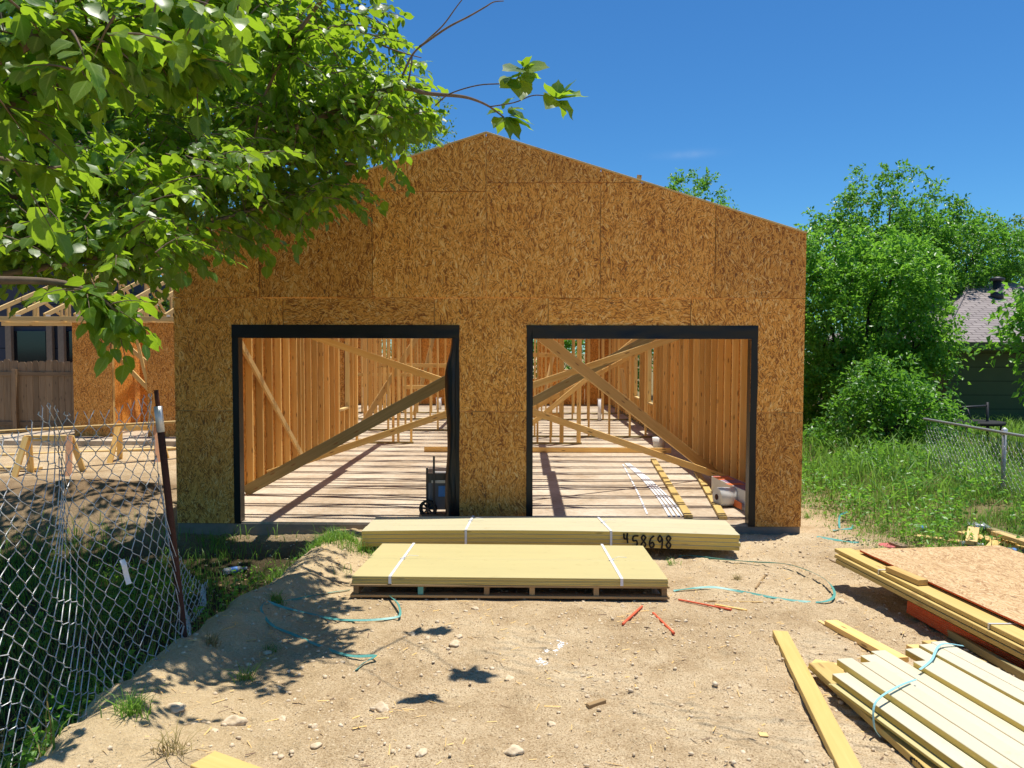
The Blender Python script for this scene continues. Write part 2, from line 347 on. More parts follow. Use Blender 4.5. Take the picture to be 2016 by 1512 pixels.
    def build(s, name, mats, parent=None, smooth=None, keep_origin=False):
        mats = mats if isinstance(mats, (list, tuple)) else [mats]
        me = bpy.data.meshes.new(name); co = np.array([tuple(v) for v in s.v], float)
        if keep_origin: c = np.zeros(3)
        else: c = np.array([(co[:, 0].min() + co[:, 0].max()) / 2, (co[:, 1].min() + co[:, 1].max()) / 2, co[:, 2].min()])
        me.from_pydata((co - c).tolist(), [], s.f)
        lay = me.uv_layers.new(name='UVMap'); lay.data.foreach_set('uv', np.array([x for u in s.uv for p in u for x in p], np.float32))
        for m in mats: me.materials.append(M[m] if isinstance(m, str) else m)
        me.polygons.foreach_set('material_index', s.mi)
        me.polygons.foreach_set('use_smooth', [True] * len(s.f) if smooth else s.sm)
        me.update(); return link(name, me, parent, V(c))
def link(name, me, parent=None, loc=None):
    o = bpy.data.objects.new(name, me); COL.objects.link(o)
    if loc is not None: o.location = loc
    if parent is not None:
        o.parent = parent
        if parent.type == 'EMPTY' or parent.parent is None: inv = Matrix.Translation(-wloc(parent))
        else: inv = Matrix.Translation(-wloc(parent))
        o.matrix_parent_inverse = inv
    o['wl'] = list(loc or (0, 0, 0)); return o
def wloc(o): return V(o['wl']) if 'wl' in o else V(o.location)
def tag(o, label, cat, group=None, kind=None):
    o['label'] = label; o['category'] = cat
    if group: o['group'] = group
    o['kind'] = kind or 'thing'
    return o
def thing(name, label, cat, loc, group=None):
    o = bpy.data.objects.new(name, None); COL.objects.link(o); o.location = loc; o.empty_display_size = .2; o['wl'] = list(loc)
    return tag(o, label, cat, group)
def struct(o): o['kind'] = 'structure'; return o
def raw_mesh(name, verts, faces4, mat, parent=None, tint=None, loc=None, attrs=None):
    """big meshes from numpy: verts (n,3), faces (m,k)"""
    me = bpy.data.meshes.new(name); k = faces4.shape[1]; n = len(verts); m = len(faces4)
    verts = verts - (np.array(loc) if loc is not None else 0)
    me.vertices.add(n); me.vertices.foreach_set('co', verts.astype(np.float32).ravel())
    me.loops.add(m * k); me.loops.foreach_set('vertex_index', faces4.astype(np.int32).ravel())
    me.polygons.add(m); me.polygons.foreach_set('loop_start', np.arange(0, m * k, k, dtype=np.int32))
    me.update(calc_edges=True); me.validate()
    if tint is not None:
        a = me.attributes.new('tint', 'FLOAT', 'POINT'); a.data.foreach_set('value', tint.astype(np.float32))
    for k_, a_ in (attrs or {}).items():
        at_ = me.attributes.new(k_, 'FLOAT', 'POINT'); at_.data.foreach_set('value', a_.astype(np.float32))
    me.materials.append(M[mat]); me.polygons.foreach_set('use_smooth', [True] * m)
    return link(name, me, parent, V(loc) if loc is not None else V((0, 0, 0)))
# ------------------------------------------------------------------ ground: one sheet to the horizon
def axis(lo, hi, fine, far, grow=1.28):
    a = list(np.arange(lo, hi, fine)); st = fine; x = hi
    while x < far: a.append(x); st *= grow; x += st
    st = fine; x = lo - st; pre = []
    while x > -far: pre.append(x); st *= grow; x -= st
    return np.array(pre[::-1] + a)
gx, gy = axis(-3.4, 4.6, .034, 400), axis(-6.6, -.1, .034, 400)
nx, ny = len(gx), len(gy)
gv = np.array([(x, y, gz(x, y, abs(x) < 5.5 and -7.5 < y < 0.2)) for y in gy for x in gx])
ii = np.arange(nx - 1)[None, :] + nx * np.arange(ny - 1)[:, None]
gf = np.stack([ii, ii + 1, ii + nx + 1, ii + nx], -1).reshape(-1, 4)
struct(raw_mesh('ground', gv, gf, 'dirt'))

# ------------------------------------------------------------------ the timber framed house
XL, XR, XE0, XE1 = -3.3766, 3.4025, -3.2722, 3.3056
H = thing('timber_house', 'unfinished timber framed house with wood strand sheathing and two open garage bays', 'house', (0, 8, 0))
def zr(x): return 4.178 - .311 * abs(x)
O1, O2, ZT = (-2.675, -.355), (.505, 2.835), 2.006
e = .0034
def panel(poly, vert=True, y0=-.012, y1=0.0, mat='osb', axis='y'):
    cx = sum(p[0] for p in poly) / len(poly); cz = sum(p[1] for p in poly) / len(poly)
    q = [(p[0] + (e if p[0] < cx else -e), p[1] + (e if p[1] < cz else -e)) for p in poly]
    return MB().prism(q, y0, y1, vert, axis, me=1).build('sheathing_panel', [mat, 'seam_edge'], H)
zb, z1, z2, z3 = -.018, 1.219, 2.438, 3.657
for a, b in ((XL, O1[0]), (O1[1], O2[0]), (O2[1], XR)): panel([(a, zb), (b, zb), (b, z1), (a, z1)])
panel([(XL, z1), (O1[0], z1), (O1[0], ZT), (-2.186, ZT), (-2.186, z2), (XL, z2)])
panel([(-2.186, ZT), (-.552, ZT), (-.552, z2), (-2.186, z2)], False)
panel([(O1[1], z1), (O2[0], z1), (O2[0], ZT), (.667, ZT), (.667, z2), (-.552, z2), (-.552, ZT), (O1[1], ZT)])
panel([(.667, ZT), (2.186, ZT), (2.186, z2), (.667, z2)], False)
panel([(XR, z1), (XR, z2), (2.186, z2), (2.186, ZT), (O2[1], ZT), (O2[1], z1)])
panel([(XL, z2), (-2.438, z2), (-2.438, zr(2.438)), (XL, zr(XL))])
panel([(-2.438, z2), (-1.219, z2), (-1.219, z3), (-1.675, z3), (-2.438, zr(2.438))])
panel([(-1.219, z2), (0, z2), (0, z3 - .09), (-1.219, z3 - .09)]); panel([(0, z2), (1.219, z2), (1.219, z3), (0, z3)])
panel([(1.219, z2), (2.438, z2), (2.438, zr(2.438)), (1.675, z3), (1.219, z3)])
panel([(2.438, z2), (XR, z2), (XR, zr(XR)), (2.438, zr(2.438))])
panel([(-1.675, z3), (-1.219, z3 - .001), (-1.219, z3 - .09), (0, z3 - .09), (0, 4.178)]); panel([(0, z3), (1.219, z3), (1.219, zr(1.219)), (0, 4.178)]); panel([(1.219, z3), (1.675, z3), (1.219, zr(1.219))])
# slabs
MB().box(XL + .006, XR - .006, .006, 17.62, -.30, 0, ch=.008).build('floor_slab', 'concrete', H)
MB().box(XL + .012, XR - .012, -.001, .004, -.30, -.02, ch=.001).build('footing_face', 'footing', H)
MB().box(-10.75, XL + .004, 7.15, 17.62, -.30, -.002, ch=.008).build('wing_slab', 'concrete', H)
# framing
def stud(x0, x1, y0, y1, z0=.038, z1=2.36, name='stud'): return MB().box(x0, x1, y0, y1, z0, z1).build(name, 'pine', H)
def plate(x0, x1, y0, y1, z0, z1_, name='plate', m='pine'): return MB().box(x0, x1, y0, y1, z0, z1_).build(name, m, H)
SX0, SX1 = XL + .013, XE0; TX0, TX1 = XE1, XR - .013
ys = [2.0877 - .038 + .4064 * k for k in range(-5, 17)]
for y in ys:
    if y < 8.45: stud(SX0, SX1, y, y + .038, z1=(.63 if 6.95 < y < 7.75 else 2.36))
stud(SX0, SX1, 4.30, 4.338); stud(SX0, SX1, 6.86, 6.898); stud(SX0, SX1, 7.80, 7.838); stud(SX0, SX1, 8.42, 8.458)
plate(SX0, SX1, 6.90, 7.798, .632, .67, 'window_sill', 'pine_pale')
ysr = [1.6154 + .4064 * k for k in range(-4, 27)]
for y in ysr: stud(TX0, TX1, y, y + .038, z1=(.62 if 8.95 < y < 9.7 or 11.0 < y < 11.9 else 2.36))
for y in (8.9, 9.75, 10.95, 11.95): stud(TX0, TX1, y - .05, y - .012)
plate(TX0, TX1, 8.92, 9.72, .622, .66, 'window_sill', 'pine_pale'); plate(TX0, TX1, 10.96, 11.92, .622, .66, 'window_sill', 'pine_pale')
for y in np.arange(12.8, 17.2, .61): stud(TX0, TX1, y, y + .038)
plate(SX0, SX1, .102, 8.5, 0, .036, m='pine_treated'); plate(TX0, TX1, .102, 17.3, 0, .036, m='pine_treated')
plate(SX0, SX1, .02, 17.3, 2.362, 2.436); plate(TX0, TX1, .02, 17.3, 2.362, 2.436)
def side_panels(x0, x1, segs):
    for (ya, yb, za, zb_) in segs: panel([(ya, za), (yb, za), (yb, zb_), (ya, zb_)], True, x0, x1, axis='x')
side_panels(XL + .0005, XL + .0125, [(.002, 1.22, -.018, 2.438), (1.22, 2.44, -.018, 2.438), (2.44, 3.66, -.018, 2.438), (3.66, 4.88, -.018, 2.438), (4.88, 6.1, -.018, 2.438), (6.1, 6.9, -.018, 2.438), (6.9, 7.8, -.018, .65), (6.9, 7.8, 2.05, 2.438), (7.8, 7.9, -.018, 2.438)])
side_panels(XR - .0125, XR - .0005, [(.002, 1.22, -.018, 2.438), (1.22, 2.44, -.018, 2.438), (2.44, 3.66, -.018, 2.438), (3.66, 4.88, -.018, 2.438), (4.88, 6.1, -.018, 2.438), (6.1, 7.32, -.018, 2.438), (7.32, 8.9, -.018, 2.438), (8.9, 9.75, -.018, .64), (8.9, 9.75, 2.05, 2.438), (9.75, 10.95, -.018, 2.438), (10.95, 11.95, -.018, .64), (10.95, 11.95, 2.05, 2.438), (11.95, 13.4, -.018, 2.438), (13.4, 15, -.018, 2.438), (15, 17.5, -.018, 2.438)])
# front wall framing behind the sheathing
for a, b in ((XL + .10, -2.70), (-.33, .48), (2.86, XR - .10)):
    plate(a, b, .004, .092, 0, .036, m='pine_treated')
    for x in (a + .001, b - .039): stud(x, x + .038, .004, .092)
stud(-.02, .018, .004, .092)
plate(XL + .10, XR - .10, .004, .092, 2.364, 2.436); plate(-2.74, -.29, .004, .092, 2.02, 2.36, 'door_header'); plate(.44, 2.90, .004, .092, 2.02, 2.36, 'door_header')
for a, b in ((XL + .11, -2.72), (-.28, .43), (2.87, XR - .11)): plate(a, b, .006, .09, 1.20, 1.238, 'blocking')
for x in (-2.457, -1.238, -.019, 1.2, 2.419): stud(x, x + .038, .004, .042, 2.54, zr(x) - .16, 'gable_stud')
plate(-1.62, 1.62, .0445, .09, 3.54, 3.69, 'blocking')
# back wall and partitions
for a, b, za, zb_ in ((-9.2, -7.9, 0, 2.438), (-7.9, -4.42, 0, 2.438), (-4.42, -4.04, 0, 1.56), (-4.42, -4.04, 2.2, 2.438), (-4.04, -2.0, 0, 2.438), (-2.0, -.2, 0, 2.438), (-.2, .68, 0, 2.438), (.68, .86, 0, .9), (.68, .86, 2.3, 2.438), (.86, 1.7, 0, 2.438), (1.7, 2.45, 0, 1.2), (1.7, 2.45, 2.2, 2.438), (2.45, XR - .02, 0, 2.438)):
    panel([(a, za), (b, za), (b, zb_), (a, zb_)], True, 17.5, 17.512)
for x in np.arange(-9.1, 3.3, .6): stud(x, x + .038, 17.41, 17.499)
plate(-9.2, 3.28, 17.41, 17.499, 0, .036, m='pine_treated'); plate(-9.2, 3.28, 17.41, 17.499, 2.362, 2.436)
plate(-4.5, -3.9, 17.41, 17.499, 1.53, 1.568, 'window_sill'); plate(1.62, 2.5, 17.41, 17.499, 1.17, 1.208, 'window_sill')
def part_wall(y, x0, x1, xs, z0=0.0, top=True):
    plate(x0, x1, y, y + .089, z0, z0 + .036, m='pine_treated')
    if top: plate(x0, x1, y, y + .089, 2.365, 2.435)
    for x in xs: stud(x, x + .038, y + .001, y + .088, .037, 2.364, 'partition_stud')
part_wall(6.9, -2.96, -1.80, (-2.95, -2.22, -2.12, -1.86)); part_wall(6.9, .50, 1.56, (.66, .92, 1.12, 1.16, 1.46, 1.50))
part_wall(8.1, .60, 3.28, (.62, .98, 1.78, 2.22, 2.66, 3.0)); part_wall(9.3, -3.2, -1.0, (-2.75, -2.35, -1.6, -1.05))
part_wall(12.1, -8.6, 3.28, tuple(np.arange(-5.4, -1.2, .41)) + tuple(np.arange(.45, 3.2, .41))); part_wall(14.1, -8.6, 3.28, tuple(np.arange(-5.2, -.6, .41)) + tuple(np.arange(.62, 3.2, .41)))
MB().box(-2.9, -.9, 9.389, 9.427, 1.46, 1.549).build('blocking', 'pine', H); MB().box(-2.4, -.9, 9.389, 9.427, .96, 1.049).build('blocking', 'pine', H)
MB().box(-4.6, -2.2, 12.19, 12.228, 1.15, 1.239).build('blocking', 'pine', H); MB().box(.55, 1.15, 6.99, 7.028, .52, .61).build('blocking', 'pine', H); MB().box(.55, 1.15, 8.19, 8.228, 1.72, 1.81).build('blocking', 'pine', H)
def long_wall(x, ya, yb_, step=.41):
    plate(x, x + .089, ya, yb_, 0, .036, m='pine_treated'); plate(x, x + .089, ya, yb_, 2.365, 2.435)
    for y in np.arange(ya + .1, yb_ - .05, step): stud(x + .001, x + .088, y, y + .038, .037, 2.364, 'partition_stud')
long_wall(-1.25, 9.5, 14.0); long_wall(.48, 8.25, 12.0); long_wall(-3.3, 9.2, 12.0, .61)
# diagonal braces
def brace(a, b, w=.089, t=.038, m='pine', side=(0, 0, 1)): return MB().beam(a, b, w, t, side).build('diagonal_brace', m, H)
yb = 2.45
brace((-3.24, yb, 2.30), (3.22, yb, .10), .092, .038, 'pine'); brace((3.24, yb + .04, 2.30), (-3.22, yb + .04, .12), .092, .038, 'pine')
brace((-3.20, 1.55, .04), (.95, 1.35, 2.33), .14, .038, 'pine_treated'); brace((3.22, 2.95, .06), (.30, 1.22, 2.30), .14, .038, 'pine_pale')
brace((XE0 + .02, 1.05, 2.34), (XE0 + .02, 4.38, .05), .089, .036, 'pine_pale', (0, 1, 0))
brace((-.6, 4.9, .35), (2.9, 4.9, 2.28), .14, .038, 'pine_treated'); brace((.1, 6.2, .1), (2.8, 6.2, 2.33), .089, .038); brace((.5, 8.25, .55), (3.1, 8.25, 1.95))
brace(at_d(822, 662, 18.0), at_d(704, 850, 17.4), .12, .04, 'pine_pale'); brace(at_d(853, 664, 21.5), at_d(815, 818, 21.0), .11, .04, 'pine_pale'); brace(at_d(1091, 690, 17.6), at_d(1070, 786, 17.2), .10, .04, 'pine_pale'); brace(at_d(1224, 726, 19), at_d(1236, 815, 19), .10, .03, 'pine_pale')
# roof trusses over the garage
def truss_mesh(x0, x1, zb, heel, zp):
    m = MB(); xm = (x0 + x1) / 2; t = .052
    m.beam((x0, 0, zb + .045), (x1, 0, zb + .045), .089, t, (0, 0, 1))
    m.beam((x0, 0, zb + heel), (xm, 0, zp), .089, t, (0, 0, 1)); m.beam((x1, 0, zb + heel), (xm, 0, zp), .089, t, (0, 0, 1))
    if heel > .2:
        for x in (x0 + .03, x1 - .03): m.beam((x, 0, zb + .09), (x, 0, zb + heel - .04), .07, t * .9, (1, 0, 0))
    q = (x1 - x0) / 4
    for s_ in (-1, 1):
        m.beam((xm + s_ * q * .7, 0, zb + .09), (xm + s_ * q, 0, zb + heel + (zp - zb - heel) * .5 - .04), .07, t * .9, (1, 0, 0))
        m.beam((xm + s_ * q * .7, 0, zb + .09), (xm + s_ * .03, 0, zp - .05), .07, t * .88, (1, 0, 0))
    return m
tr = truss_mesh(XL + .02, XR - .02, 2.438, .62, 4.178 - .058).build('roof_truss', 'pine', H)
tr.location.y = .07; tr['wl'] = [tr.location.x, .07, tr.location.z]
for k in range(1, 29):
    c = tr.copy(); COL.objects.link(c); c.location.y = .07 + .61 * k
MB().beam(at_d(1256, 366, 10.2), at_d(1259, 345, 10.2), .06, .038).build('ridge_block', 'pine', H)
# rake edges of the gable
for sgn, xe in ((-1, XL), (1, XR)): MB().beam((0, -.004, 4.178 + .010), (xe, -.004, zr(xe) + .010), .018, .034, (0, 0, 1), ch=.001).build('rake_edge', 'pine_pale', H)

for xb in (-2.0, 1.22):
    MB().box(xb - .07, xb + .07, .15, 3.9, 2.5305, 2.568).build('truss_brace', 'pine', H); MB().box(xb - .12, xb + .02, 3.5, 7.4, 2.5685, 2.606).build('truss_brace', 'pine', H)
# black flashing wrap round the two bays
def wrap(x0, x1, flap):
    m = MB(); w = .068
    def wav(pts0, pts1, yb, amp, n=24):
        b = len(m.v)
        for i in range(n + 1):
            f = i / n; p, q = V(pts0[0]).lerp(V(pts0[1]), f), V(pts1[0]).lerp(V(pts1[1]), f)
            for j in range(5):
                r = p.lerp(q, j / 4); k = noise.noise(V((r.x * 3.0, r.z * 3.0, j * .5))) * amp
                m.v.append(V((r.x + (.6 * k if j == 4 else 0), yb - abs(k), r.z)))
        for i in range(n):
            for j in range(4): o = b + i * 5 + j; m.face([o, o + 1, o + 6, o + 5], None, 0, True)
    wav(((x0 - w, 0, -.015), (x0 - w, 0, ZT + .142)), ((x0, 0, -.015), (x0, 0, ZT + .142)), -.0145, .011)
    wav(((x1, 0, -.015), (x1, 0, ZT + .142)), ((x1 + .07, 0, -.015), (x1 + .07, 0, ZT + .142)), -.0145, .011)
    wav(((x0 - w, 0, ZT), (x1 + .07, 0, ZT)), ((x0 - w, 0, ZT + .142), (x1 + .07, 0, ZT + .142)), -.0175, .014, 40)
    m.box(x0 - .004, x0 + .001, -.0165, .11, -.015, ZT); m.box(x1 - .001, x1 + .004, -.0165, .11, -.015, ZT); m.box(x0, x1, -.0165, .11, ZT - .001, ZT + .006)
    o = m.build('flashing_wrap', 'wrap_black', H)
    if flap:
        m = MB(); n, k = 40, 7
        for i in range(n + 1):
            f = i / n; z = .0 + ZT * f
            wd = .05 + .075 * sstep(.98, .80, f) + .028 * noise.noise(V((0, 0, z * 2.3))) + .02 * math.sin(z * 5.2)
            for j in range(k):
                g_ = j / (k - 1); m.v.append(V((x1 + .03 - (wd * .72 + .02) * g_, -.02 - .05 * math.sin(g_ * 2.6) - .035 * noise.noise(V((g_ * 2.5, z * 3.2, 4))) + .09 * g_ * g_, z)))
        for i in range(n):
            for j in range(k - 1): o_ = i * k + j; m.face([o_, o_ + 1, o_ + k + 1, o_ + k], None, 0, True)
        m.build('loose_flap', 'wrap_black', o)
wrap(O1[0], O1[1], True); wrap(O2[0], O2[1], False)

# the wing behind
YW = 7.9
for a, b in ((-9.2, -8.36), (-7.62, -6.4), (-6.4, -5.18), (-5.18, -3.39)): panel([(a, 0), (b, 0), (b, 2.438), (a, 2.438)], True, YW - .012, YW)
panel([(-8.36, 2.2), (-7.62, 2.2), (-7.62, 2.438), (-8.36, 2.438)], False, YW - .012, YW)
side_panels(-9.2, -9.188, [(YW + .001, 9.2, 0, 2.438), (9.2, 12, 0, 2.438), (12, 15, 0, 2.438), (15, 17.4, 0, 2.438)])
plate(-9.18, -3.4, YW + .001, YW + .09, 2.364, 2.437)
for x in (-9.17, -8.40, -7.62, -7.2): stud(x, x + .038, YW + .001, YW + .09, .037, 2.364, 'wing_stud')
for x in (-8.28, -8.0, -7.75, -7.45, -7.0, -6.6): stud(x, x + .038, 10.4, 10.489, .0, 2.4, 'wing_stud')
panel([(-9.1, 0), (-7.0, 0), (-7.0, 2.438), (-9.1, 2.438)], True, 10.5, 10.512)
brace((-8.42, 8.3, 2.10), (-7.5, 8.3, 1.30), .089, .038, 'pine_pale'); brace((-8.42, 8.2, 1.72), (-7.5, 8.2, .75), .089, .038, 'pine'); brace((-7.95, 8.1, 2.2), (-7.55, 8.1, .4), .07, .03, 'pine')
m = MB(); yA, yB, zP = 7.22, 17.9, 2.53 + .35 * 5.3; ym = (yA + yB) / 2
m.beam((0, yA, 2.485), (0, yB, 2.485), .089, .038, (0, 0, 1)); m.beam((0, yA, 2.55), (0, ym, zP), .089, .038, (0, 0, 1)); m.beam((0, yB, 2.55), (0, ym, zP), .089, .038, (0, 0, 1))
for f in (.14, .3, .55, .8): m.beam((0, yA + (ym - yA) * f, 2.53), (0, yA + (ym - yA) * f, 2.53 + (zP - 2.55) * f), .07, .034, (0, 1, 0))
for f in (.3, .55): m.beam((0, yA + (ym - yA) * (f + .25), 2.53), (0, yA + (ym - yA) * f, 2.53 + (zP - 2.55) * f), .07, .033, (0, 1, 0))
m.box(-.0215, -.0195, yA + .01, yA + .17, 2.45, 2.57, 1); m.box(.0195, .0215, yA + .01, yA + .17, 2.45, 2.57, 1)
wt = m.build('wing_truss', ['pine_pale', 'galvanised'], H); wt.location.x = -10.6; wt['wl'] = [-10.6, wt.location.y, wt.location.z]
for k in range(1, 12):
    c = wt.copy(); COL.objects.link(c); c.location.x = -10.6 + .62 * k
plate(-10.72, -3.42, 7.16, 7.198, 2.44, 2.53, 'eave_board', 'pine_pale'); plate(-10.7, -9.21, YW - .03, YW + .06, 2.36, 2.436, 'eave_beam', 'pine_pale')

# ------------------------------------------------------------------ things lying inside the bays
def loose(name, label, cat, mb, mats, group=None): return tag(mb.build(name, mats), label, cat, group)
loose('framing_board', 'brown framing board lying on edge across the slab behind the bay openings', 'board', MB().box(-1.42, 3.10, 5.70, 5.738, .003, .093), 'pine')
def floor_lumber(a, b, label): 
    p, q = at_z(*a, .02), at_z(*b, .02); loose('framing_board', label, 'board', MB().beam((p.x, p.y, .0215), (q.x, q.y, .0215), .089, .038, (1, 0, 0)), 'pine_yellow')
floor_lumber((1286, 905), (1356, 1018), 'long yellow board lying on the slab beside the white plastic strips')
floor_lumber((1372, 930), (1424, 1020), 'long yellow board lying on the slab, nearest the white paper roll')
for k, (dx, dz) in enumerate(((0, 0), (9, 0), (18, 0), (27, 0))):
    pts = [at_z(x + dx * (y - 880) / 130, y, .008) for x, y in ((1231, 912), (1262, 940), (1290, 972), (1306, 995), (1318, 1016))]
    loose('plastic_strip', 'bent white plastic trim strip in the bundle of four on the slab', 'trim strip', MB().ribbon(pts, .028, (1, .2, 0), .004), 'white_plastic', 'white trim strips bundled on the slab')
loose('plastic_strip', 'single white plastic trim strip lying apart from the bundled strips', 'trim strip', MB().ribbon([at_z(x, y, .006) for x, y in ((1226, 914), (1243, 945), (1258, 975), (1274, 1012))], .022, (1, .2, 0), .004), 'white_plastic')
# paper roll and carton
m = MB(); c = V((2.86, .98, .118)); m.disc(c, .115, (1, .25, 0), .25, 28, 0, .035); m.disc(c + V((-.128, -.03, 0)), .035, (1, .25, 0), .004, 16, 1); rl = loose('paper_roll', 'white paper roll lying on its side against the printed carton', 'paper roll', m, ['paper_white', 'rust'])
t = thing('carton', 'white carton with orange and purple printing lying open near the bay jamb', 'carton', (3.08, 1.2, 0))
m = MB(); m.beam((2.98, 1.75, .12), (3.13, .62, .12), .24, .235, (0, 0, 1)); m.build('box_body', 'paper_white', t)
m = MB(); m.beam((2.98, 1.75, .2395), (3.13, .62, .2395), .22, .003, (1, 0, 0)); cb = m.build('printed_panel', 'print_purple', t)
m = MB(); m.beam((2.967, 1.70, .2425), (2.99, 1.45, .2425), .2, .002, (1, 0, 0)); m.beam((2.92, .98, .06), (2.96, .68, .06), .08, .004, (0, 0, 1)); m.beam((2.99, 1.2, .2425), (3.02, 1.08, .2425), .2, .002, (1, 0, 0)); m.build('orange_print', 'orange_print', cb)
m = MB(); m.beam((3.03, .50, .09), (3.12, .46, .09), .17, .16, (0, 0, 1), .03); loose('plastic_tub', 'small white plastic tub with a dark round print at the bay jamb', 'tub', m, 'paper_white')
# rolling tool box
t = thing('tool_box', 'grey and blue rolling tool box with spoked wheel and tall handle by the bay jamb', 'tool box', (-.52, .42, 0))
m = MB(); m.beam((-.50, .44, .09), (-.50, .44, .40), .36, .34, (1, .1, 0), .02); m.build('box_body', 'grey_plastic', t)
m = MB(); m.beam((-.50, .44, .40), (-.50, .44, .50), .40, .38, (1, .1, 0), .03); l = m.build('lid', 'black_plastic', t)
m = MB(); m.box(-.62, -.40, .235, .2495, .395, .425); m.box(-.60, -.44, .30, .40, .50, .505); m.build('latch', 'silver_plastic', l)
m = MB(); m.beam((-.47, .262, .24), (-.47, .262, .36), .15, .006, (1, .1, 0)); m.build('sticker', 'blue_label', t)
m = MB(); m.beam((-.675, .28, .06), (-.675, .28, .56), .022, .022, (1, 0, 0)); m.beam((-.59, .22, .04), (-.59, .22, .70), .022, .022, (1, 0, 0)); m.build('handle', 'black_plastic', t)
m = MB(); m.disc((-.66, .24, .105), .10, (.25, 1, 0), .045, 28, 0, .072); wh = m.build('wheel', 'black_rubber', t)
m = MB(); ax = V((.25, 1, 0)).normalized(); xx = ax.orthogonal().normalized(); yy = ax.cross(xx); cc = V((-.66, .24, .105))
for k in range(8):
    a = k * math.pi / 4; dd = xx * math.cos(a) + yy * math.sin(a); m.beam(cc + dd * .014, cc + dd * .074, .012, .03, dd.cross(ax))
m.disc(cc, .022, ax, .05, 14); m.build('wheel_spokes', 'black_plastic', wh)
m = MB(); m.box(-.72, -.36, .20, .30, .012, .05); m.build('foot_plate', 'black_plastic', t)
# plumbing stubs
def pipe(px, py0, py1, z, r, label):
    p = at_z(px, py1, z); k = (py1 - py0) / F * (p.y - CAM.y)
    m = MB(); m.tube([(p.x, p.y, z), (p.x, p.y, z + k)], r, 10); m.tube([(p.x, p.y, z + k - .02), (p.x, p.y, z + k)], r * 1.18, 10); loose('plumbing_pipe', label, 'pipe', m, 'white_plastic')
pipe(1180, 785, 829, 0, .045, 'tall white plumbing pipe standing behind the far partition studs'); pipe(864, 783, 806, 0, .085, 'short wide white pipe stub near the black flap')
pipe(759, 776, 797, 0, .06, 'white pipe stub with dark band at the back wall under the window'); pipe(717, 762, 797, 0, .05, 'thin white pipe stub against the back wall of sheathing')
p = at_z(1297, 884, 0); m = MB(); m.tube([(p.x, p.y, 0), (p.x, p.y, .22)], [.10, .125], 18); m.disc((p.x, p.y, .21), .11, (0, 0, 1), .01); loose('bucket', 'pale plastic bucket standing near the wall studs deep inside the bay', 'bucket', m, 'paper_white')

# ------------------------------------------------------------------ stacks of boards
def board(name, label, cat, a, b, w, t, mats, group, side=(0, 1, 0), seg=1, bow=0.0, me=1):
    return tag(MB().beam(a, b, w, t, side, .0025, seg, bow, 0, me).build(name, mats), label, cat, group)
ORD = ['topmost', 'second from the top', 'third from the top', 'lowest']
# long stack on the slab edge
zs = -.025; A0 = V((-1.13, -1.0, 0)); A1 = V((2.46, -1.06, 0)); n2 = V((A0 - A1).yx.to_3d()).normalized(); n2 = V((.017, 1, 0)).normalized()
front_top = None
for row, rn in ((0, 'front'), (1, 'middle'), (2, 'rear')):
    for lay in range(4):
        z = zs + .02 + .0385 * (3 - lay) + .02; off = n2 * (.10 + .202 * row); j = RN.uniform(-.012, .012)
        o = board('trim_board', f'long cream trim board in the {rn} row of the long stack, {ORD[lay]}', 'trim board', A0 + off + V((j, 0, z)), A1 + off + V((j + RN.uniform(-.01, .01), 0, z)), .198, .037, ['primed_cream', 'board_edge'], 'cream trim boards of the long stack', (0, 1, 0), 12, .024)
        if row == 0 and lay == 1: front_top = o
zt = zs + .02 + .0385 * 4 + .001
for k, x in enumerate((A0.x - .0 + .02, A0.x + 1.0, A0.x + 2.55)):
    m = MB(); m.box(x, x + .06, A0.y + .03, A0.y + .58, zs - .06, zs + .0195); loose('timber_bearer', f'{["short", "hidden", "stained"][k]} timber bearer under the long cream stack, {["at its far end", "below its strap", "near the sprayed number"][k]}', 'bearer', m, 'pallet_wood')
def strap_over(xf, xb, yf, yb, zbase, ztop, label, w=.022, buckle=.3):
    t = thing('strap', label, 'strap', (xf, yf, zbase))
    pts = [(xf, yf + .05, zbase - .004), (xf, yf - .004, zbase - .002), (xf, yf - .004, ztop + .002), (xb, yb, ztop + .003), (xb, yb + .006, zbase)]
    MB().ribbon(pts, w, (1, 0, 0), .0012).build('band', 'strap_white', t)
    bx, by = xf + (xb - xf) * buckle, yf + (yb - yf) * buckle
    MB().box(bx - .02, bx + .02, by - .014, by + .014, ztop + .003, ztop + .009, ch=.001).build('buckle', 'galvanised', t)
    MB().tube([(bx, by, ztop + .008), (bx + .06 * (1 if buckle > .4 else -1), by + .01, ztop + .03), (bx + .13 * (1 if buckle > .4 else -1), by + .02, ztop + .022)], .0022, 5).build('loose_tail', 'strap_white', t)
bow = lambda x: .024 * (1 - (2 * (x - A0.x) / (A1.x - A0.x) - 1) ** 2)
strap_over(-.14, -.11, A0.y - .016, A0.y + .59, zs + .02 + bow(-.14), zt + bow(-.12) + .001, 'white strap round the long cream stack, the one in front of the middle pier', buckle=.62)
strap_over(1.24, 1.17, A0.y - .040, A0.y + .57, zs + .02 + bow(1.24), zt + bow(1.2) + .001, 'white strap round the long cream stack, beside the sprayed number', buckle=.58)
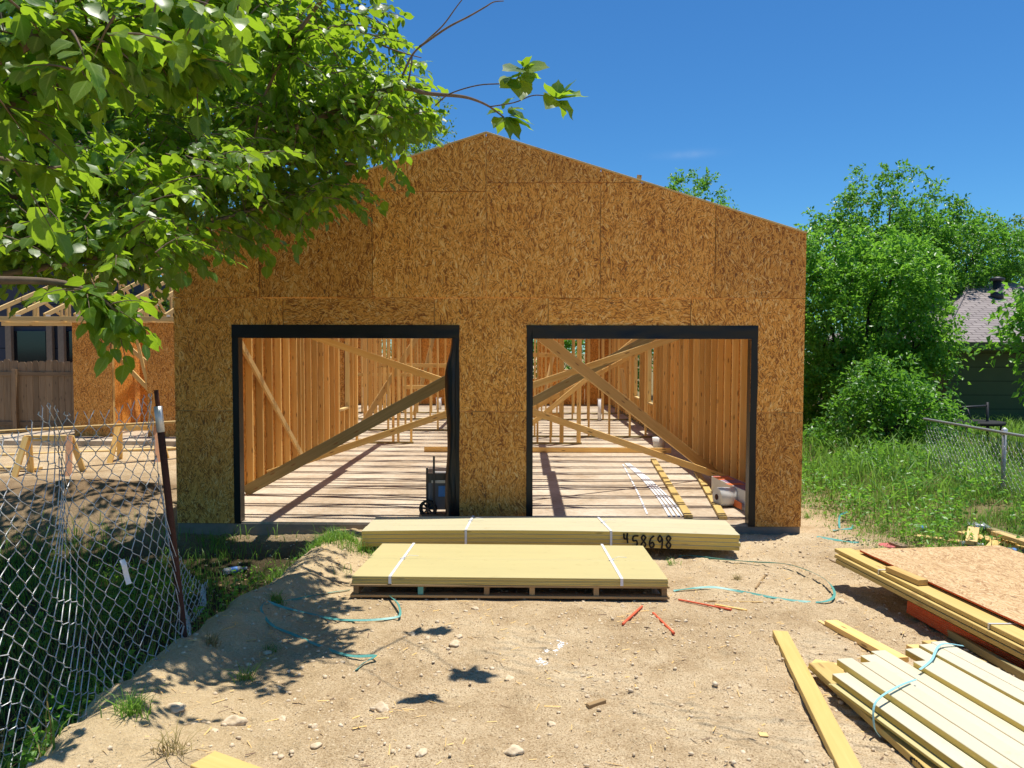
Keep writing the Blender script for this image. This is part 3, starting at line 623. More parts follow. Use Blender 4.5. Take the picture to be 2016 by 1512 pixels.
# the sprayed number on the front edge
GL = {'4': [[(.05, .95), (.12, .45), (.62, .42)], [(.55, 1.0), (.50, .5), (.60, 0)]], '5': [[(.85, .95), (.25, .90), (.18, .55), (.65, .55), (.78, .30), (.55, .05), (.12, .10)]],
      '8': [[(.8, .82), (.5, 1), (.2, .8), (.45, .55), (.80, .28), (.5, 0), (.18, .25), (.5, .52), (.8, .82)]], '6': [[(.75, .95), (.35, .75), (.15, .3), (.45, .0), (.8, .2), (.6, .45), (.2, .3)]],
      '9': [[(.78, .75), (.45, 1), (.18, .72), (.45, .5), (.78, .75), (.80, .4), (.72, 0)]]}
def smooth(pts, n=5):
    pts = [V((*p, 0)[:3]) if len(p) == 2 else V(p) for p in pts]; out = []
    for i in range(len(pts) - 1):
        p0, p1, p2, p3 = pts[max(i - 1, 0)], pts[i], pts[i + 1], pts[min(i + 2, len(pts) - 1)]
        for k in range(n):
            t = k / n; out.append(.5 * ((2 * p1) + (p2 - p0) * t + (2 * p0 - 5 * p1 + 4 * p2 - p3) * t * t + (3 * p1 - p0 - 3 * p2 + p3) * t ** 3))
    return out + [pts[-1]]
m = MB()
for i, ch_ in enumerate('458698'):
    for st in GL[ch_]:
        pts = []
        for p in smooth(st, 6):
            x = 1.355 + i * .078 + p.x * .066; z = zs + .028 + bow(x) + p.y * (.118 if i else .085) + (0 if i else .045); y = A0.y - .0170 - .016 * (x - A0.x) - .0025 - .0004 * i
            pts.append((x, y, z))
        [m.disc(q, .0088, (0, 1, 0), .0016, 9) for a, b in zip(pts, pts[1:]) for q in [V(a).lerp(V(b), f) for f in (0, .5)]]
m.build('sprayed_number', 'spray_black', front_top)
# pallet with thin yellow siding sheets
N_OLD = set(SC.objects)
PL, PRr, yF, yBk, zp = -.89, 1.50, -2.53, -1.27, .010
t = thing('pallet', 'low wooden pallet with seven stringers under the yellow siding sheets', 'pallet', (.3, -2, zp))
for k, f in enumerate((0.012, .218, .428, .572, .775, .99)):
    x = PL + (PRr - PL) * f; MB().box(x - .02, x + .02, yF + .015, yBk - .012, zp + .021, zp + .0825).build('stringer', 'pallet_wood', t)
for k in range(6):
    y = yF + .002 + k * (yBk - yF - .10) / 5; MB().box(PL - .012, PRr + .012, y, y + .09, zp + .083, zp + .0985).build('deck_board', 'pallet_wood', t)
for y in (yF, (yF + yBk) / 2, yBk - .1): MB().box(PL - .012, PRr + .012, y, y + .09, zp + .002, zp + .0205).build('bottom_board', 'pallet_wood', t)
x = PL + (PRr - PL) * .218; MB().box(x - .0205, x + .0205, yF + .011, yF + .0148, zp + .0225, zp + .0815).build('painted_end', 'teal_strap', t)
ord6 = ['topmost', 'second from the top', 'third from the top', 'fourth from the top', 'lowest']
for row, rn in ((0, 'nearer half'), (1, 'farther half')):
    for lay in range(5):
        z = zp + .0995 + .0118 * (4 - lay) + .0058; ya = yF + .004 + row * .622; j = RN.uniform(-.006, .006); mid = (ya + .616 / 2)
        board('siding_sheet', f'thin yellow siding sheet on the pallet, {rn}, {ord6[lay]}', 'siding sheet', V((PL + j, mid + .012, z)), V((PRr + j, mid - .012, z)), .616, .0112, ['primed_yellow', 'board_edge'], 'yellow siding sheets on the pallet', (0, 1, 0))
zt2 = zp + .0995 + .0118 * 5
strap_over(-.60, -.60, yF - .012 + .010, yBk + .005, zp + .11, zt2 + .001, 'white strap round the yellow sheets, above the blue painted stringer end', buckle=.48); strap_over(1.15, 1.13, yF - .020, yBk + .01, zp + .11, zt2 + .001, 'white strap round the yellow sheets, nearer the red stakes', buckle=.48)
RX = Matrix.Rotation(-.055, 3, 'X'); PV = V((0, yF, zp))
for o_ in [o for o in SC.objects if o not in N_OLD and o.parent is None]: o_.location = PV + RX @ (o_.location - PV); o_.rotation_euler = (-.055, 0, 0)

# stack of strand boards and lumber at the edge of the picture
zg = gz(3.4, -3.2) - .0
ord7 = ['topmost', 'second from the top', 'third from the top', 'fourth from the top', 'fifth from the top', 'sixth from the top', 'lowest']
for k in range(7): tag(MB().beam((3.72, -2.78, zg + .008 + .0128 * k + .006), (3.99 + .006 * k, -5.3, zg + .008 + .0128 * k + .006), 1.2, .0118, (1, 0, 0), .001, m=0, me=1, mend=1).build('strand_sheet', ['osb_sunny', 'red_edge']), f'red edged strand board sheet under the lumber stack, {ord7[6 - k]} of seven', 'sheet', 'strand board sheets under the lumber')
zl = zg + .150
for k, (xx0, yy) in enumerate(((3.2, -2.35), (3.25, -3.9))): loose('timber_bearer', 'short timber bearer under the far end of the lumber stack' if not k else 'timber bearer under the middle of the lumber stack', 'bearer', MB().box(3.4 if not k else 3.6, 4.3, yy, yy + .07, (zg - .03) if not k else zg + .102, zl - .001), 'pallet_wood')
for lay in range(3):
    for row in range(4):
        jx, jy = RN.uniform(-.012, .012) - (.0 if lay == 2 else .03), RN.uniform(-.03, .03) + (.0 if lay == 2 else -.05)
        x0 = 3.03 + .145 * row + jx; z = zl + .0155 + .0325 * lay
        board('lumber_board', f'yellow lumber board in the strapped stack, {["lowest", "middle", "top"][lay]} layer, {["outer edge", "second row in", "third row in", "fourth row in"][row]}', 'lumber', V((x0, -2.02 + jy, z)), V((x0 + .46, -5.6, z)), .14, .0295, ['pine_yellow', 'pine_yellow'], 'lumber boards of the strapped stack', (1, 0, 0))
zo = zl + .099
for k in range(2):
    a = V((3.72 - .03 * k, -2.02 - .06 * k, zo + .008 + .0135 * k)); b = V((4.06 - .02 * k, -4.6, zo + .008 + .0135 * k))
    tag(MB().beam(a, b, 1.22, .0118, (1, .02, 0), .001, m=0, me=1, mend=1).build('strand_sheet', ['osb_sunny', 'red_edge']), ['lower of the two red edged sheets on the lumber stack', 'uppermost strand board sheet with red edge on the lumber stack'][k], 'sheet', 'strand board sheets on the lumber')
loose('wood_offcut', 'short wood offcut lying on the lumber stack against the red sheet edge', 'offcut', MB().beam(V((3.09, -2.66, zl + .118)), V((3.16, -2.99, zl + .118)), .075, .038, (1, 0, 0)), 'pine')
for k, y in enumerate((-2.62, -3.72)):
    xx = 3.03 - .03 + .46 * (-2.02 - y) / 3.58; t = thing('strap', f'thin grey strap round the lumber stack, {["nearer its far end", "beyond its middle"][k]}', 'strap', (xx, y, zl))
    MB().ribbon([(xx + .1, y, zl - .002), (xx - .052, y, zl - .001), (xx - .052, y, zl + .099), (xx + .12, y, zl + .0995)], .016, (0, 1, 0), .001).build('band', 'galvanised', t)
# red painted batten below
p, q = at_g(1862, 1242, .03), at_g(2040, 1345, .03); loose('wood_slab', 'rough wood slab with red painted edge leaning below the lumber stack', 'wood slab', MB().beam(p, q, .05, .03, (0, 0, 1)), 'pine_treated')

# white primed trim boards, near right
zw = gz(2.4, -4.6) + .01; d0 = V((.19, -.98, 0)).normalized(); sd = V((d0.y, -d0.x, 0)) * -1; sd = V((.98, .19, 0)).normalized()
def wpt(px, py, z): return at_z(px, py, z)
base = wpt(1636, 1326, zw + .11); base.z = 0
WB = []
starts = [0, .10, .03, .16, .20, -.02, .16, .17, .19]; hts = [.0, .030, .032, .012, .014, .040, .030, .045, .046]
for k in range(9):
    o = base + sd * (.052 + .0905 * k) + d0 * (-starts[k]); zz = zw + .072 + hts[k] + .019
    WB.append(board('primed_board', f'white primed trim board of the near stack, {["first", "second", "third", "fourth", "fifth", "sixth", "seventh", "eighth", "ninth"][k]} from the bare plank', 'trim board', o + V((0, 0, zz)), o + d0 * 2.6 + V((0, 0, zz)), .088, .037 if k else .034, ['primed_white', 'board_edge'], 'white trim boards of the near stack', tuple(sd)))
for lay in range(3):
    o = base + sd * .045 + d0 * (.03 * lay - .02) + V((-.012 * lay, 0, 0)); zz = zw + .042 + .0125 * lay
    board('thin_trim', f'thin yellow trim strip at the side of the white board stack, {["lowest", "middle", "topmost"][lay]}', 'trim strip', o + V((0, 0, zz)), o + d0 * 2.6 + V((0, 0, zz)), .09, .0095, ['primed_yellow', 'board_edge'], 'thin strips under the white boards', tuple(sd))
lb = None
for k in range(6):
    zz = zw + .0185; o = at_z(1592, 1305, zw + .036); dl = at_z(1822, 1512, zw + .036) - o; o.z = 0; dl.z = 0; dl.normalize(); sl = V((-dl.y, dl.x, 0)); o = o + sl * (.071 + .15 * k) + dl * (.10 if k else 0)
    b_ = board('lumber_board', f'yellow lumber board lying under the white trim boards, {["nearest the bare plank", "second row", "third row", "fourth row", "fifth row", "last row"][k]}', 'lumber', o + V((0, 0, zz)), o + dl * 2.7 + V((0, 0, zz)), .142, .036, ['pine_yellow', 'pine_yellow'], 'lumber boards under the white boards', tuple(sl))
    if k == 0: lb = (b_, o)
# illegible spray strokes on the side of that stack
m = MB(); d_s, s_s = d0, sd; d0, sd = dl, sl; o = lb[1] - sd * .0725
for s0, kind in ((1.02, 'arc'), (1.18, 'arc'), (1.36, 'bar'), (1.46, 'arc'), (1.60, 'bar')):
    for i in range(14):
        f = i / 13; a = f * 4.2 - .6
        s_, zz = (s0 + .05 * math.cos(a), .0185 + .016 * math.sin(a)) if kind == 'arc' else (s0 + .04 * f, .004 + .03 * f)
        m.disc(o + d0 * s_ + V((0, 0, zw + zz)) - sd * .0012, .006, sd, .001, 8)
m.build('spray_marks', 'spray_black', lb[0]); d0, sd = d_s, s_s
o2 = base - sd * .0 ; m = MB()
for i in range(22):
    if i in (4, 5, 11): continue
    s_ = .95 + i * .024; m.disc(o2 + sd * .0062 + d0 * s_ + V((0, 0, zw + .088 + .006 * math.sin(i * 2.1))), .0105, sd, .0012, 8)
m.build('spray_marks', 'spray_black', WB[0])
m = MB(); o5 = base + sd * (.052 + .0905 * 5 - .0442 - .0012) + d0 * (.02)
for i in range(60):
    if i % 17 in (14, 15, 16): continue
    m.disc(o5 + d0 * (.75 + i * .013) + V((0, 0, zw + .072 + .040 + .017 + .006 * math.sin(i * 1.7))), .011, sd, .0012, 8)
m.build('spray_marks', 'spray_black', WB[5])
# aqua strap across it
ztp = zw + .072 + .075
pts = smooth([base + sd * -.04 + d0 * .45 + V((0, 0, zw + .01)), base + sd * -.065 + d0 * .44 + V((0, 0, zw + .06)), base + sd * -.03 + d0 * .40 + V((0, 0, ztp + .0)), base + sd * .15 + d0 * .30 + V((0, 0, ztp + .012)), base + sd * .32 + d0 * .22 + V((0, 0, ztp + .004))], 6)
loose('loose_strap', 'aqua strap curling over the edge of the near white boards', 'strap', MB().ribbon(pts, .011, tuple(d0), .001), 'aqua_strap')
pts = smooth([base + sd * .42 + d0 * .12 + V((0, 0, ztp + .004)), base + sd * .55 + d0 * .04 + V((0, 0, ztp + .012)), base + sd * .72 + d0 * -.10 + V((0, 0, ztp + .03)), base + sd * .86 + d0 * -.10 + V((0, 0, ztp + .012))], 6)
loose('loose_strap', 'aqua strap lying across the rear white boards of the near stack', 'strap', MB().ribbon(pts, .013, tuple(d0), .001), 'aqua_strap')
# loose lumber on the dirt
def dirt_board(name, label, cat, pa, pb, w, t, mat, lift=0.0, ext=0.0):
    a, b = at_g(*pa, t + lift) - V((0, 0, t / 2)), at_g(*pb, t + lift) - V((0, 0, t / 2)); b = b + (b - a) * ext; d = (b - a); sd_ = V((-d.y, d.x, 0)).normalized()
    return loose(name, label, cat, MB().beam(a + V((0, 0, .004)), b + V((0, 0, .004)), w, t, tuple(sd_)), mat)
dirt_board('plank', 'long bare yellow plank lying alone on the dirt', 'plank', (1536, 1243), (1668, 1500), .095, .038, 'pine_yellow', ext=.35)
dirt_board('plank', 'knotty bare plank running under the white trim boards', 'plank', (1636, 1222), (1775, 1296), .092, .038, 'pine')
dirt_board('wood_shim', 'thin wood shim beside the end of the knotty plank', 'shim', (1613, 1222), (1640, 1238), .03, .008, 'pine_pale')
dirt_board('lumber_end', 'lumber end tied with twine beyond the white boards', 'lumber', (1798, 1270), (1900, 1318), .09, .038, 'pine')
dirt_board('lumber_end', 'clean lumber end beside the twine tied one', 'lumber', (1828, 1262), (1930, 1305), .09, .038, 'pine_yellow')
dirt_board('plank', 'grey brown plank lying between white boards and lumber stack', 'plank', (1856, 1272), (2030, 1365), .06, .075, 'pine')
dirt_board('plywood_scrap', 'flat plywood scrap beneath the corner of the white boards', 'scrap', (1598, 1306), (1700, 1326), .14, .012, 'pine')
dirt_board('wood_chip', 'small square pine chip lying alone on the dirt', 'wood chip', (1494, 1446), (1511, 1447), .036, .006, 'pine_pale')
loose('plank', 'bare board end poking in at the near edge of the dirt', 'plank', MB().beam(at_g(400, 1500, .02), at_g(560, 1560, .02), .13, .036, (.2, 1, 0)), 'pine_yellow')
dirt_board('wood_stake', 'straight red painted stake on the dirt, nearer the pallet', 'stake', (1226, 1228), (1264, 1193), .016, .014, 'red_stake')
dirt_board('wood_stake', 'split red painted stake on the dirt, farther from the pallet', 'stake', (1286, 1206), (1327, 1246), .016, .014, 'red_stake')
dirt_board('wood_lath', 'thin orange lath splinter ahead of the pallet corner', 'lath', (1336, 1180), (1440, 1200), .014, .01, 'red_stake'); dirt_board('wood_lath', 'brown lath splinter lying beside the orange one', 'lath', (1408, 1190), (1470, 1201), .018, .012, 'pine')
dirt_board('wood_lath', 'pale lath splinter near the long teal strap loop', 'lath', (1386, 1183), (1535, 1186), .010, .008, 'pine_pale'); dirt_board('wood_lath', 'short brown splinter inside the teal strap loop', 'lath', (1488, 1158), (1508, 1130), .014, .01, 'pallet_wood')
dirt_board('wood_offcut', 'round wood offcut lying alone on the open dirt', 'offcut', (1157, 1388), (1190, 1377), .026, .024, 'pallet_wood')
dirt_board('wood_offcut', 'grey block of lumber lying on the dirt short of the scrap heap', 'offcut', (1757, 1067), (1783, 1076), .09, .04, 'weathered_wood', ext=.0)
dirt_board('wood_lath', 'grey splinter pointing at the lumber stack', 'lath', (1626, 1098), (1665, 1115), .02, .012, 'weathered_wood')
p = at_g(1748, 1074, .012); loose('red_mat', 'flat round red lid on the dirt near the green strap scrap', 'lid', MB().disc(p, .085, (0, 0, 1), .012, 26), 'red_mat')
# scrap wood heap
for (a, b, w, tk, mt, lift, lab) in (((1803, 1054), (1895, 1066), .10, .02, 'pine_pale', 0, 'long tapered board with red edge, lowest piece of the scrap heap'), ((1890, 1046), (1975, 1066), .12, .03, 'pine_pale', .02, 'wide pale board lying across the scrap heap'), ((1917, 1038), (1912, 1066), .10, .036, 'pine_pale', .07, 'short pale block standing across the others in the scrap heap'),
    ((1962, 1064), (1940, 1088), .085, .05, 'pine_yellow', .02, 'notched lumber end facing the camera in the scrap heap'), ((1950, 1040), (2030, 1064), .08, .036, 'pine_treated', .05, 'stained board slanting over the back of the scrap heap'), ((1932, 1058), (2002, 1070), .16, .02, 'pine', .03, 'broad plywood piece in the middle of the scrap heap'),
    ((1988, 1072), (2040, 1082), .12, .03, 'pine', .01, 'square pine piece at the outer end of the scrap heap'), ((1984, 1092), (2002, 1097), .06, .03, 'pine_pale', 0, 'small loose pine block ahead of the scrap heap'), ((1960, 1046), (2050, 1075), .09, .036, 'pine_pale', .09, 'uppermost pale board slanting along the scrap heap')):
    dirt_board('scrap_board', lab, 'scrap wood', a, b, w, tk, mt, lift)
def bottle(px, py, ang, label, L=.2):
    p = at_g(px, py, .034); d = V((math.cos(ang), math.sin(ang), 0)); t = thing('water_bottle', label, 'bottle', p)
    MB().tube([p - d * L * .5, p - d * L * .48, p + d * L * .22, p + d * L * .36, p + d * L * .46], [.02, .032, .032, .016, .013], 14).build('bottle_body', 'clear_plastic', t)
    MB().tube([p - d * L * .18, p + d * L * .1], .0328, 14, cap=False).build('paper_label', 'blue_label', t); MB().tube([p + d * L * .46, p + d * L * .54], .015, 12).build('bottle_cap', 'white_plastic', t)
bottle(1912, 1072, -.1, 'empty water bottle with blue label against the notched scrap board'); bottle(2002, 1086, -.25, 'empty water bottle with blue label past the scrap heap'); bottle(1814, 1040, .4, 'small clear bottle lying in the grass before the scrap heap', .13); bottle(462, 1122, .6, 'crushed water bottle with blue label in weeds by the fence post', .22)
m = MB()
for k in range(5): m.tube([at_g(1905 + k * 7, 1030 + (k % 2) * 6, .03 + .02 * (k % 3)), at_g(1915 + k * 6, 1035, .09), at_g(1935 + k * 5, 1040 + k, .02)], .02, 6)
loose('plastic_bag', 'crumpled clear plastic bag behind the scrap heap', 'bag', m, 'clear_plastic')
# strapping lying about
def strap_path(px, label, mat, w=.017, up=.008, lifts=None, side=None):
    P = [at_g(x, y, up + (lifts[i] if lifts else 0)) for i, (x, y) in enumerate(px)]; P = smooth(P, 6); S = []
    for i in range(len(P)):
        t = (P[min(i + 1, len(P) - 1)] - P[max(i - 1, 0)]); q = V((-t.y, t.x, 0)).normalized(); f = noise.noise(V((i * .13, px[0][0], 0))); S.append((q * math.cos(f * 1.6 + .5) + V((0, 0, math.sin(f * 1.6 + .5)))))
    loose('loose_strap', label, 'strap', MB().ribbon(P, w, S, .0012), mat)
strap_path([(689, 1161), (640, 1168), (590, 1178), (548, 1184), (522, 1190)], 'teal strap running from the pallet corner to a grass tuft', 'teal_strap')
strap_path([(524, 1183), (560, 1196), (610, 1208), (660, 1219), (720, 1221), (776, 1216), (788, 1208), (783, 1188), (768, 1174)], 'teal strap bowed in a shallow loop ahead of the pallet', 'teal_strap', lifts=[0, 0, 0, .01, .01, .02, .03, .04, .02])
strap_path([(522, 1185), (514, 1200), (535, 1230), (580, 1250), (640, 1276), (690, 1291), (734, 1291), (738, 1293), (715, 1306), (701, 1319)], 'teal strap ending in a bright folded tip on open dirt', 'teal_strap', lifts=[0, .01, .01, 0, 0, .01, .02, .03, .01, 0])
strap_path([(1326, 1163), (1365, 1158), (1405, 1156), (1450, 1163), (1520, 1176), (1580, 1184), (1625, 1184), (1643, 1170), (1630, 1145), (1595, 1125), (1545, 1110), (1480, 1106), (1410, 1100), (1350, 1093), (1336, 1098)], 'large loop of dull teal strap beside the yellow sheets', 'teal_strap', .02, lifts=[.0, .01, .02, .01, 0, 0, .01, .03, .05, .05, .04, .02, .01, .01, 0])
strap_path([(1608, 1057), (1640, 1062), (1665, 1066), (1692, 1069)], 'short straight green strap scrap on dirt beyond the garage corner', 'teal_strap', .03); strap_path([(1640, 1044), (1660, 1042), (1676, 1040), (1680, 1034)], 'small green strap scrap behind the straight one', 'teal_strap', .025); strap_path([(1653, 1040), (1652, 1024), (1655, 1014), (1668, 1008)], 'green strap scrap standing bent upward near the weeds', 'teal_strap', .022, lifts=[0, .05, .09, .08])
# chalk mark
m = MB()
for i in range(260):
    f = RN.random(); x = 1062 + 40 * f + RN.gauss(0, 5); y = 1303 - 40 * f + RN.gauss(0, 4) + 10 * (abs(f - .5)); p = at_g(x, y, .004); m.disc(p, RN.uniform(.0025, .0075), (RN.gauss(0, .12), RN.gauss(0, .12), 1), .006, 7)
tag(m.build('chalk_powder', 'chalk'), 'spill of white chalk powder on the open dirt', 'chalk', kind='stuff')
# ------------------------------------------------------------------ chain link fences
plain('old_rail', (.34, .35, .35), .5, .4, .4, var=.25)
def chain_mesh(S, s0, s1, p, q, hmax, r, seed, sides=4):
    """woven wire over the surface S(s, h) -> (point, normal); wires zigzag and hook into their neighbours"""
    m = MB(); k0, k1 = int(s0 / p), int(s1 / p); rn = random.Random(seed)
    for k in range(k0, k1 + 1):
        pts = []; j = 0
        while True:
            h = j * q / 2
            if h > hmax(k * p): break
            sg = (-1) ** (j + k)
            for dh, ds in ((-.13, .88), (.13, .88)):
                hh = h + dh * q / 2 * 1.0
                if hh < 0: continue
                P, N = S(k * p + sg * ds * p * .58, hh); pts.append(P + N * (r * 1.1 * (1 if (dh > 0) == (sg > 0) else -1)))
            j += 1
        if len(pts) < 3: continue
        P, N = S(k * p, hmax(k * p) + .012); pts.append(P); pts.append(P + V((0, .010 * (-1) ** k, .012))); pts.append(P + V((0, .004, -.004)))
        m.tube(pts, r, sides, cap=False)
    return m
def S_left(s, h):
    y = s; x = fence_x(y); zb_ = gz(x - .03, y); 
    f = h / 1.5; lean = -.20 * f - .07 * noise.noise(V((y * 1.7, h * 1.4, 2))) * (1 if y < -3.85 else .5) - .10 * math.exp(-((y + 4.35) / .2) ** 2) * math.sin(f * 2.2)
    if y > -3.72:
        k = y + 3.72; x2 = FEN_B.x - .27 * k + .04 * math.sin(k * 9 + h * 3); return V((x2 - .05 - .13 * f + .03 * noise.noise(V((y * 4, h * 4, 1))), y, .02 + h)), V((1, 0, 0))
    hh = h * (1 + .03 * noise.noise(V((y * 3, h, 8))))
    return V((x + lean, y + .05 * noise.noise(V((y * 2, h * 2.2, 5))), zb_ - .02 + hh)), V((.99, -.1, 0))
def top_left(s):
    if s <= -3.70: return 1.47 + .03 * math.sin(s * 5)
    k = s + 3.70; return max(.05, 1.10 * max(0, 1 - k / 1.25) ** 1.9)
t = thing('chain_link_fence', 'leaning old chain link fence with rusty post and sagging wire beside the dirt', 'fence', (-1.7, -4, 0))
chain_mesh(S_left, -6.95, -3.74, .041, .112, top_left, .0025, 3).build('wire_netting', 'galvanised', t)
chain_mesh(S_left, -3.71, -2.42, .030, .075, top_left, .0024, 4).build('wire_netting', 'galvanised', t)
pb = at_d(362, 1254, 4.52); pt = at_d(311, 800, pb.y - CAM.y)
m = MB(); m.tube([pb - V((0, 0, .25)), pb, pb.lerp(pt, .5), pt - (pt - pb) * .08], .0205, 12); post = m.build('fence_post', 'rust', t)
m = MB(); m.tube([pb.lerp(pt, .89), pb.lerp(pt, 1.0)], [.0225, .0235], 12); m.build('post_sleeve', 'galvanised', post); m = MB(); m.tube([pb.lerp(pt, .97), pb.lerp(pt, 1.07)], .013, 10); m.build('post_tip', 'rust', post)
p0, p1 = at_d(240, 1102, 4.0), at_d(254, 1150, 4.0); MB().ribbon(smooth([p0, p0.lerp(p1, .2) + V((.01, -.01, 0)), p0.lerp(p1, .6), p1], 4), .026, (1, .6, 0), .0012).build('plastic_tag', 'white_plastic', t)

t = thing('chain_link_fence', 'straight chain link fence with top rail along the weedy verge', 'fence', (6.0, 3, 0))
XF = 6.02; zr_ = .93
def S_right(s, h): return V((XF, s, zr_ - 1.12 + h)), V((1, 0, 0))
chain_mesh(S_right, -1.6, 2.5, .042, .10, lambda s: 1.02, .0024, 9, 3).build('wire_netting', 'galvanised', t)
MB().tube([(XF, -2.2, zr_), (XF, 2.55, zr_)], .017, 10).build('top_rail', 'old_rail', t)
for y in (.80, -2.1):
    po = MB().tube([(XF + .03, y, gz(XF, y) - .1), (XF + .03, y, zr_ + .02)], .024, 12).build('fence_post', 'old_rail', t)
    MB().tube([(XF + .03, y, zr_ - .03), (XF + .03, y, zr_ + .035), (XF + .03, y, zr_ + .055)], [.032, .032, .012], 12).build('post_cap', 'galvanised', po)

# ------------------------------------------------------------------ wooden fence, saw horses
t = thing('wooden_fence', 'weathered cedar picket fence with rails before the slate house', 'fence', (-12, 9.4, 0)); yf = 9.4; zf = -.2
x = -14.6; 
for k in range(30):
    w = RN.uniform(.135, .20); h = 1.78 + RN.uniform(-.03, .03) + (.05 if k % 7 == 3 else 0); c = .03
    if x + w > -9.25: break
    m = MB(); m.prism([(x, zf), (x + w - .012, zf), (x + w - .012, zf + h - c), (x + w - .012 - c, zf + h), (x + c, zf + h), (x, zf + h - c)], yf, yf + .018); m.build('picket', 'weathered_wood', t); x += w
for z in (zf + .28, zf + 1.44): MB().box(-14.6, -9.25, yf - .040, yf - .001, z, z + .09).build('fence_rail', 'weathered_wood', t)
for x in (-13.2, -11.42): MB().box(x - .045, x + .045, yf - .131, yf - .041, zf - .1, zf + 1.60).build('fence_post', 'weathered_wood', t)
def sawhorse(label, cx, cy, L, h, ang, red):
    zb_ = gz(cx, cy); t = thing('saw_horse', label, 'saw horse', (cx, cy, zb_), 'saw horses on the dirt'); R_ = Matrix.Rotation(ang, 3, 'Z'); P = lambda a, b, c: V((cx, cy, zb_)) + R_ @ V((a, b, c))
    MB().beam(P(-L / 2, 0, h - .045), P(L / 2, 0, h - .045), .089, .038, (0, 0, 1)).build('beam', 'pine', t)
    for sx in (-1, 1):
        for sy in (-1, 1):
            MB().beam(P(sx * (L / 2 - .06) + sx * .02, sy * .03, h - .02), P(sx * (L / 2 + .05), sy * .26, -.06), .089, .038, tuple(R_ @ V((1, 0, 0)))).build('leg', 'pink_wood' if (red and sx > 0 and sy < 0) else 'pine', t)
sawhorse('nearer saw horse with one red tinted leg behind the wire fence', -7.05, 3.6, .72, .62, .1, True); sawhorse('farther saw horse with a red leg near the wing wall', -6.45, 5.2, .72, .62, .15, True)
p, q = V((-8.6, 3.2, gz(-7, 3.6) + .66)), V((-5.75, 5.55, gz(-6.4, 5.2) + .665)); loose('plank', 'long pale plank resting across both saw horses', 'plank', MB().beam(p, q, .14, .038, (-.3, .6, 0)), 'pine_pale')
for k, (a, b, lab) in enumerate((((-9.5, 5.6), (-6.4, 6.6), 'long pale plank lying flat on dirt behind the saw horses'), ((-9.9, 4.2), (-7.4, 3.9), 'grey plank lying flat on dirt under the saw horse'), ((-6.2, 6.9), (-3.6, 6.6), 'plank lying on the dirt along the wing slab'))):
    za, zb_ = gz(*a) + .03, gz(*b) + .03; loose('plank', lab, 'plank', MB().beam((a[0], a[1], za), (b[0], b[1], zb_), .14, .038, (0, 1, 0)), 'pine_pale')

# ------------------------------------------------------------------ neighbouring houses
t = thing('green_house', 'dark green house with low grey shingle roof beyond the verge', 'house', (13, 12, -.1)); zG = -.3; ze = 2.06
MB().prism([(9.5, zG), (19, zG), (19, ze), (9.5, ze)], 8.3, 8.4, False).build('wall', 'green_siding', t); MB().prism([(8.4, zG), (15, zG), (15, ze), (8.4, ze)], 9.5, 9.6, False, 'x').build('side_wall', 'green_siding', t)
m = MB(); ev = [V((9.05, 7.8, ze)), V((20, 7.8, ze)), V((20, 15.2, ze)), V((9.05, 15.2, ze))]; r0, r1 = V((11.7, 11.5, 3.60)), V((20, 11.5, 3.60))
def quad_uv(m, P):
    b = len(m.v); m.v += P; e1 = (P[1] - P[0]).normalized(); nn = e1.cross(P[-1] - P[0]).normalized(); e2 = nn.cross(e1); m.face(range(b, b + len(P)), [((p - P[0]).dot(e1), (p - P[0]).dot(e2)) for p in P])
quad_uv(m, [ev[0], ev[1], r1, r0]); quad_uv(m, [ev[2], ev[3], r0, r1]); quad_uv(m, [ev[3], ev[0], r0]); rf = m.build('roof', 'shingles', t)
MB().box(9.02, 20, 7.76, 7.80, ze - .17, ze - .004).build('fascia', 'green_siding', t); MB().box(9.0, 9.04, 7.8, 15.2, ze - .17, ze - .004).build('fascia', 'green_siding', t); MB().box(9.06, 20, 7.81, 8.29, ze - .16, ze - .13).build('soffit', 'green_siding', t)
MB().tube([V((11.72, 11.46, 3.612)), V((9.07, 7.83, ze + .012))], .04, 6).build('hip_ridge', 'shingles', rf)
c = at_d(1963, 566, 18.7); m = MB(); m.tube([c - V((0, 0, .28)), c - V((0, 0, .12)), c - V((0, 0, .11)), c + V((0, 0, .16))], [.15, .13, .095, .09], 14); m.tube([c + V((0, 0, .16)), c + V((0, 0, .17)), c + V((0, 0, .22)), c + V((0, 0, .26))], [.09, .16, .16, .04], 14); m.build('vent_pipe', 'dark_metal', rf)
t = thing('trampoline', 'dark round trampoline with metal posts beside the green house', 'trampoline', (10.4, 7.4, .2)); c = at_d(1925, 832, 13.6)
MB().disc(c, .42, (0, .0, 1), .05, 28).build('jumping_mat', 'black_rubber', t)
for a in range(4): q = c + V((.38 * math.cos(a * 1.57 + .6), .38 * math.sin(a * 1.57 + .6), 0)); MB().tube([q, V((q.x, q.y, -.2))], .018, 8).build('leg', 'dark_metal', t)
m = MB(); m.tube([at_d(1876, 803, 13.6), at_d(1944, 799, 13.6)], .02, 8); m.tube([at_d(1944, 792, 13.6), at_d(1944, 870, 13.6)], .024, 8); m.tube([at_d(1904, 802, 13.6), at_d(1912, 828, 13.5)], .012, 8); m.build('pole_set', 'dark_metal', t)

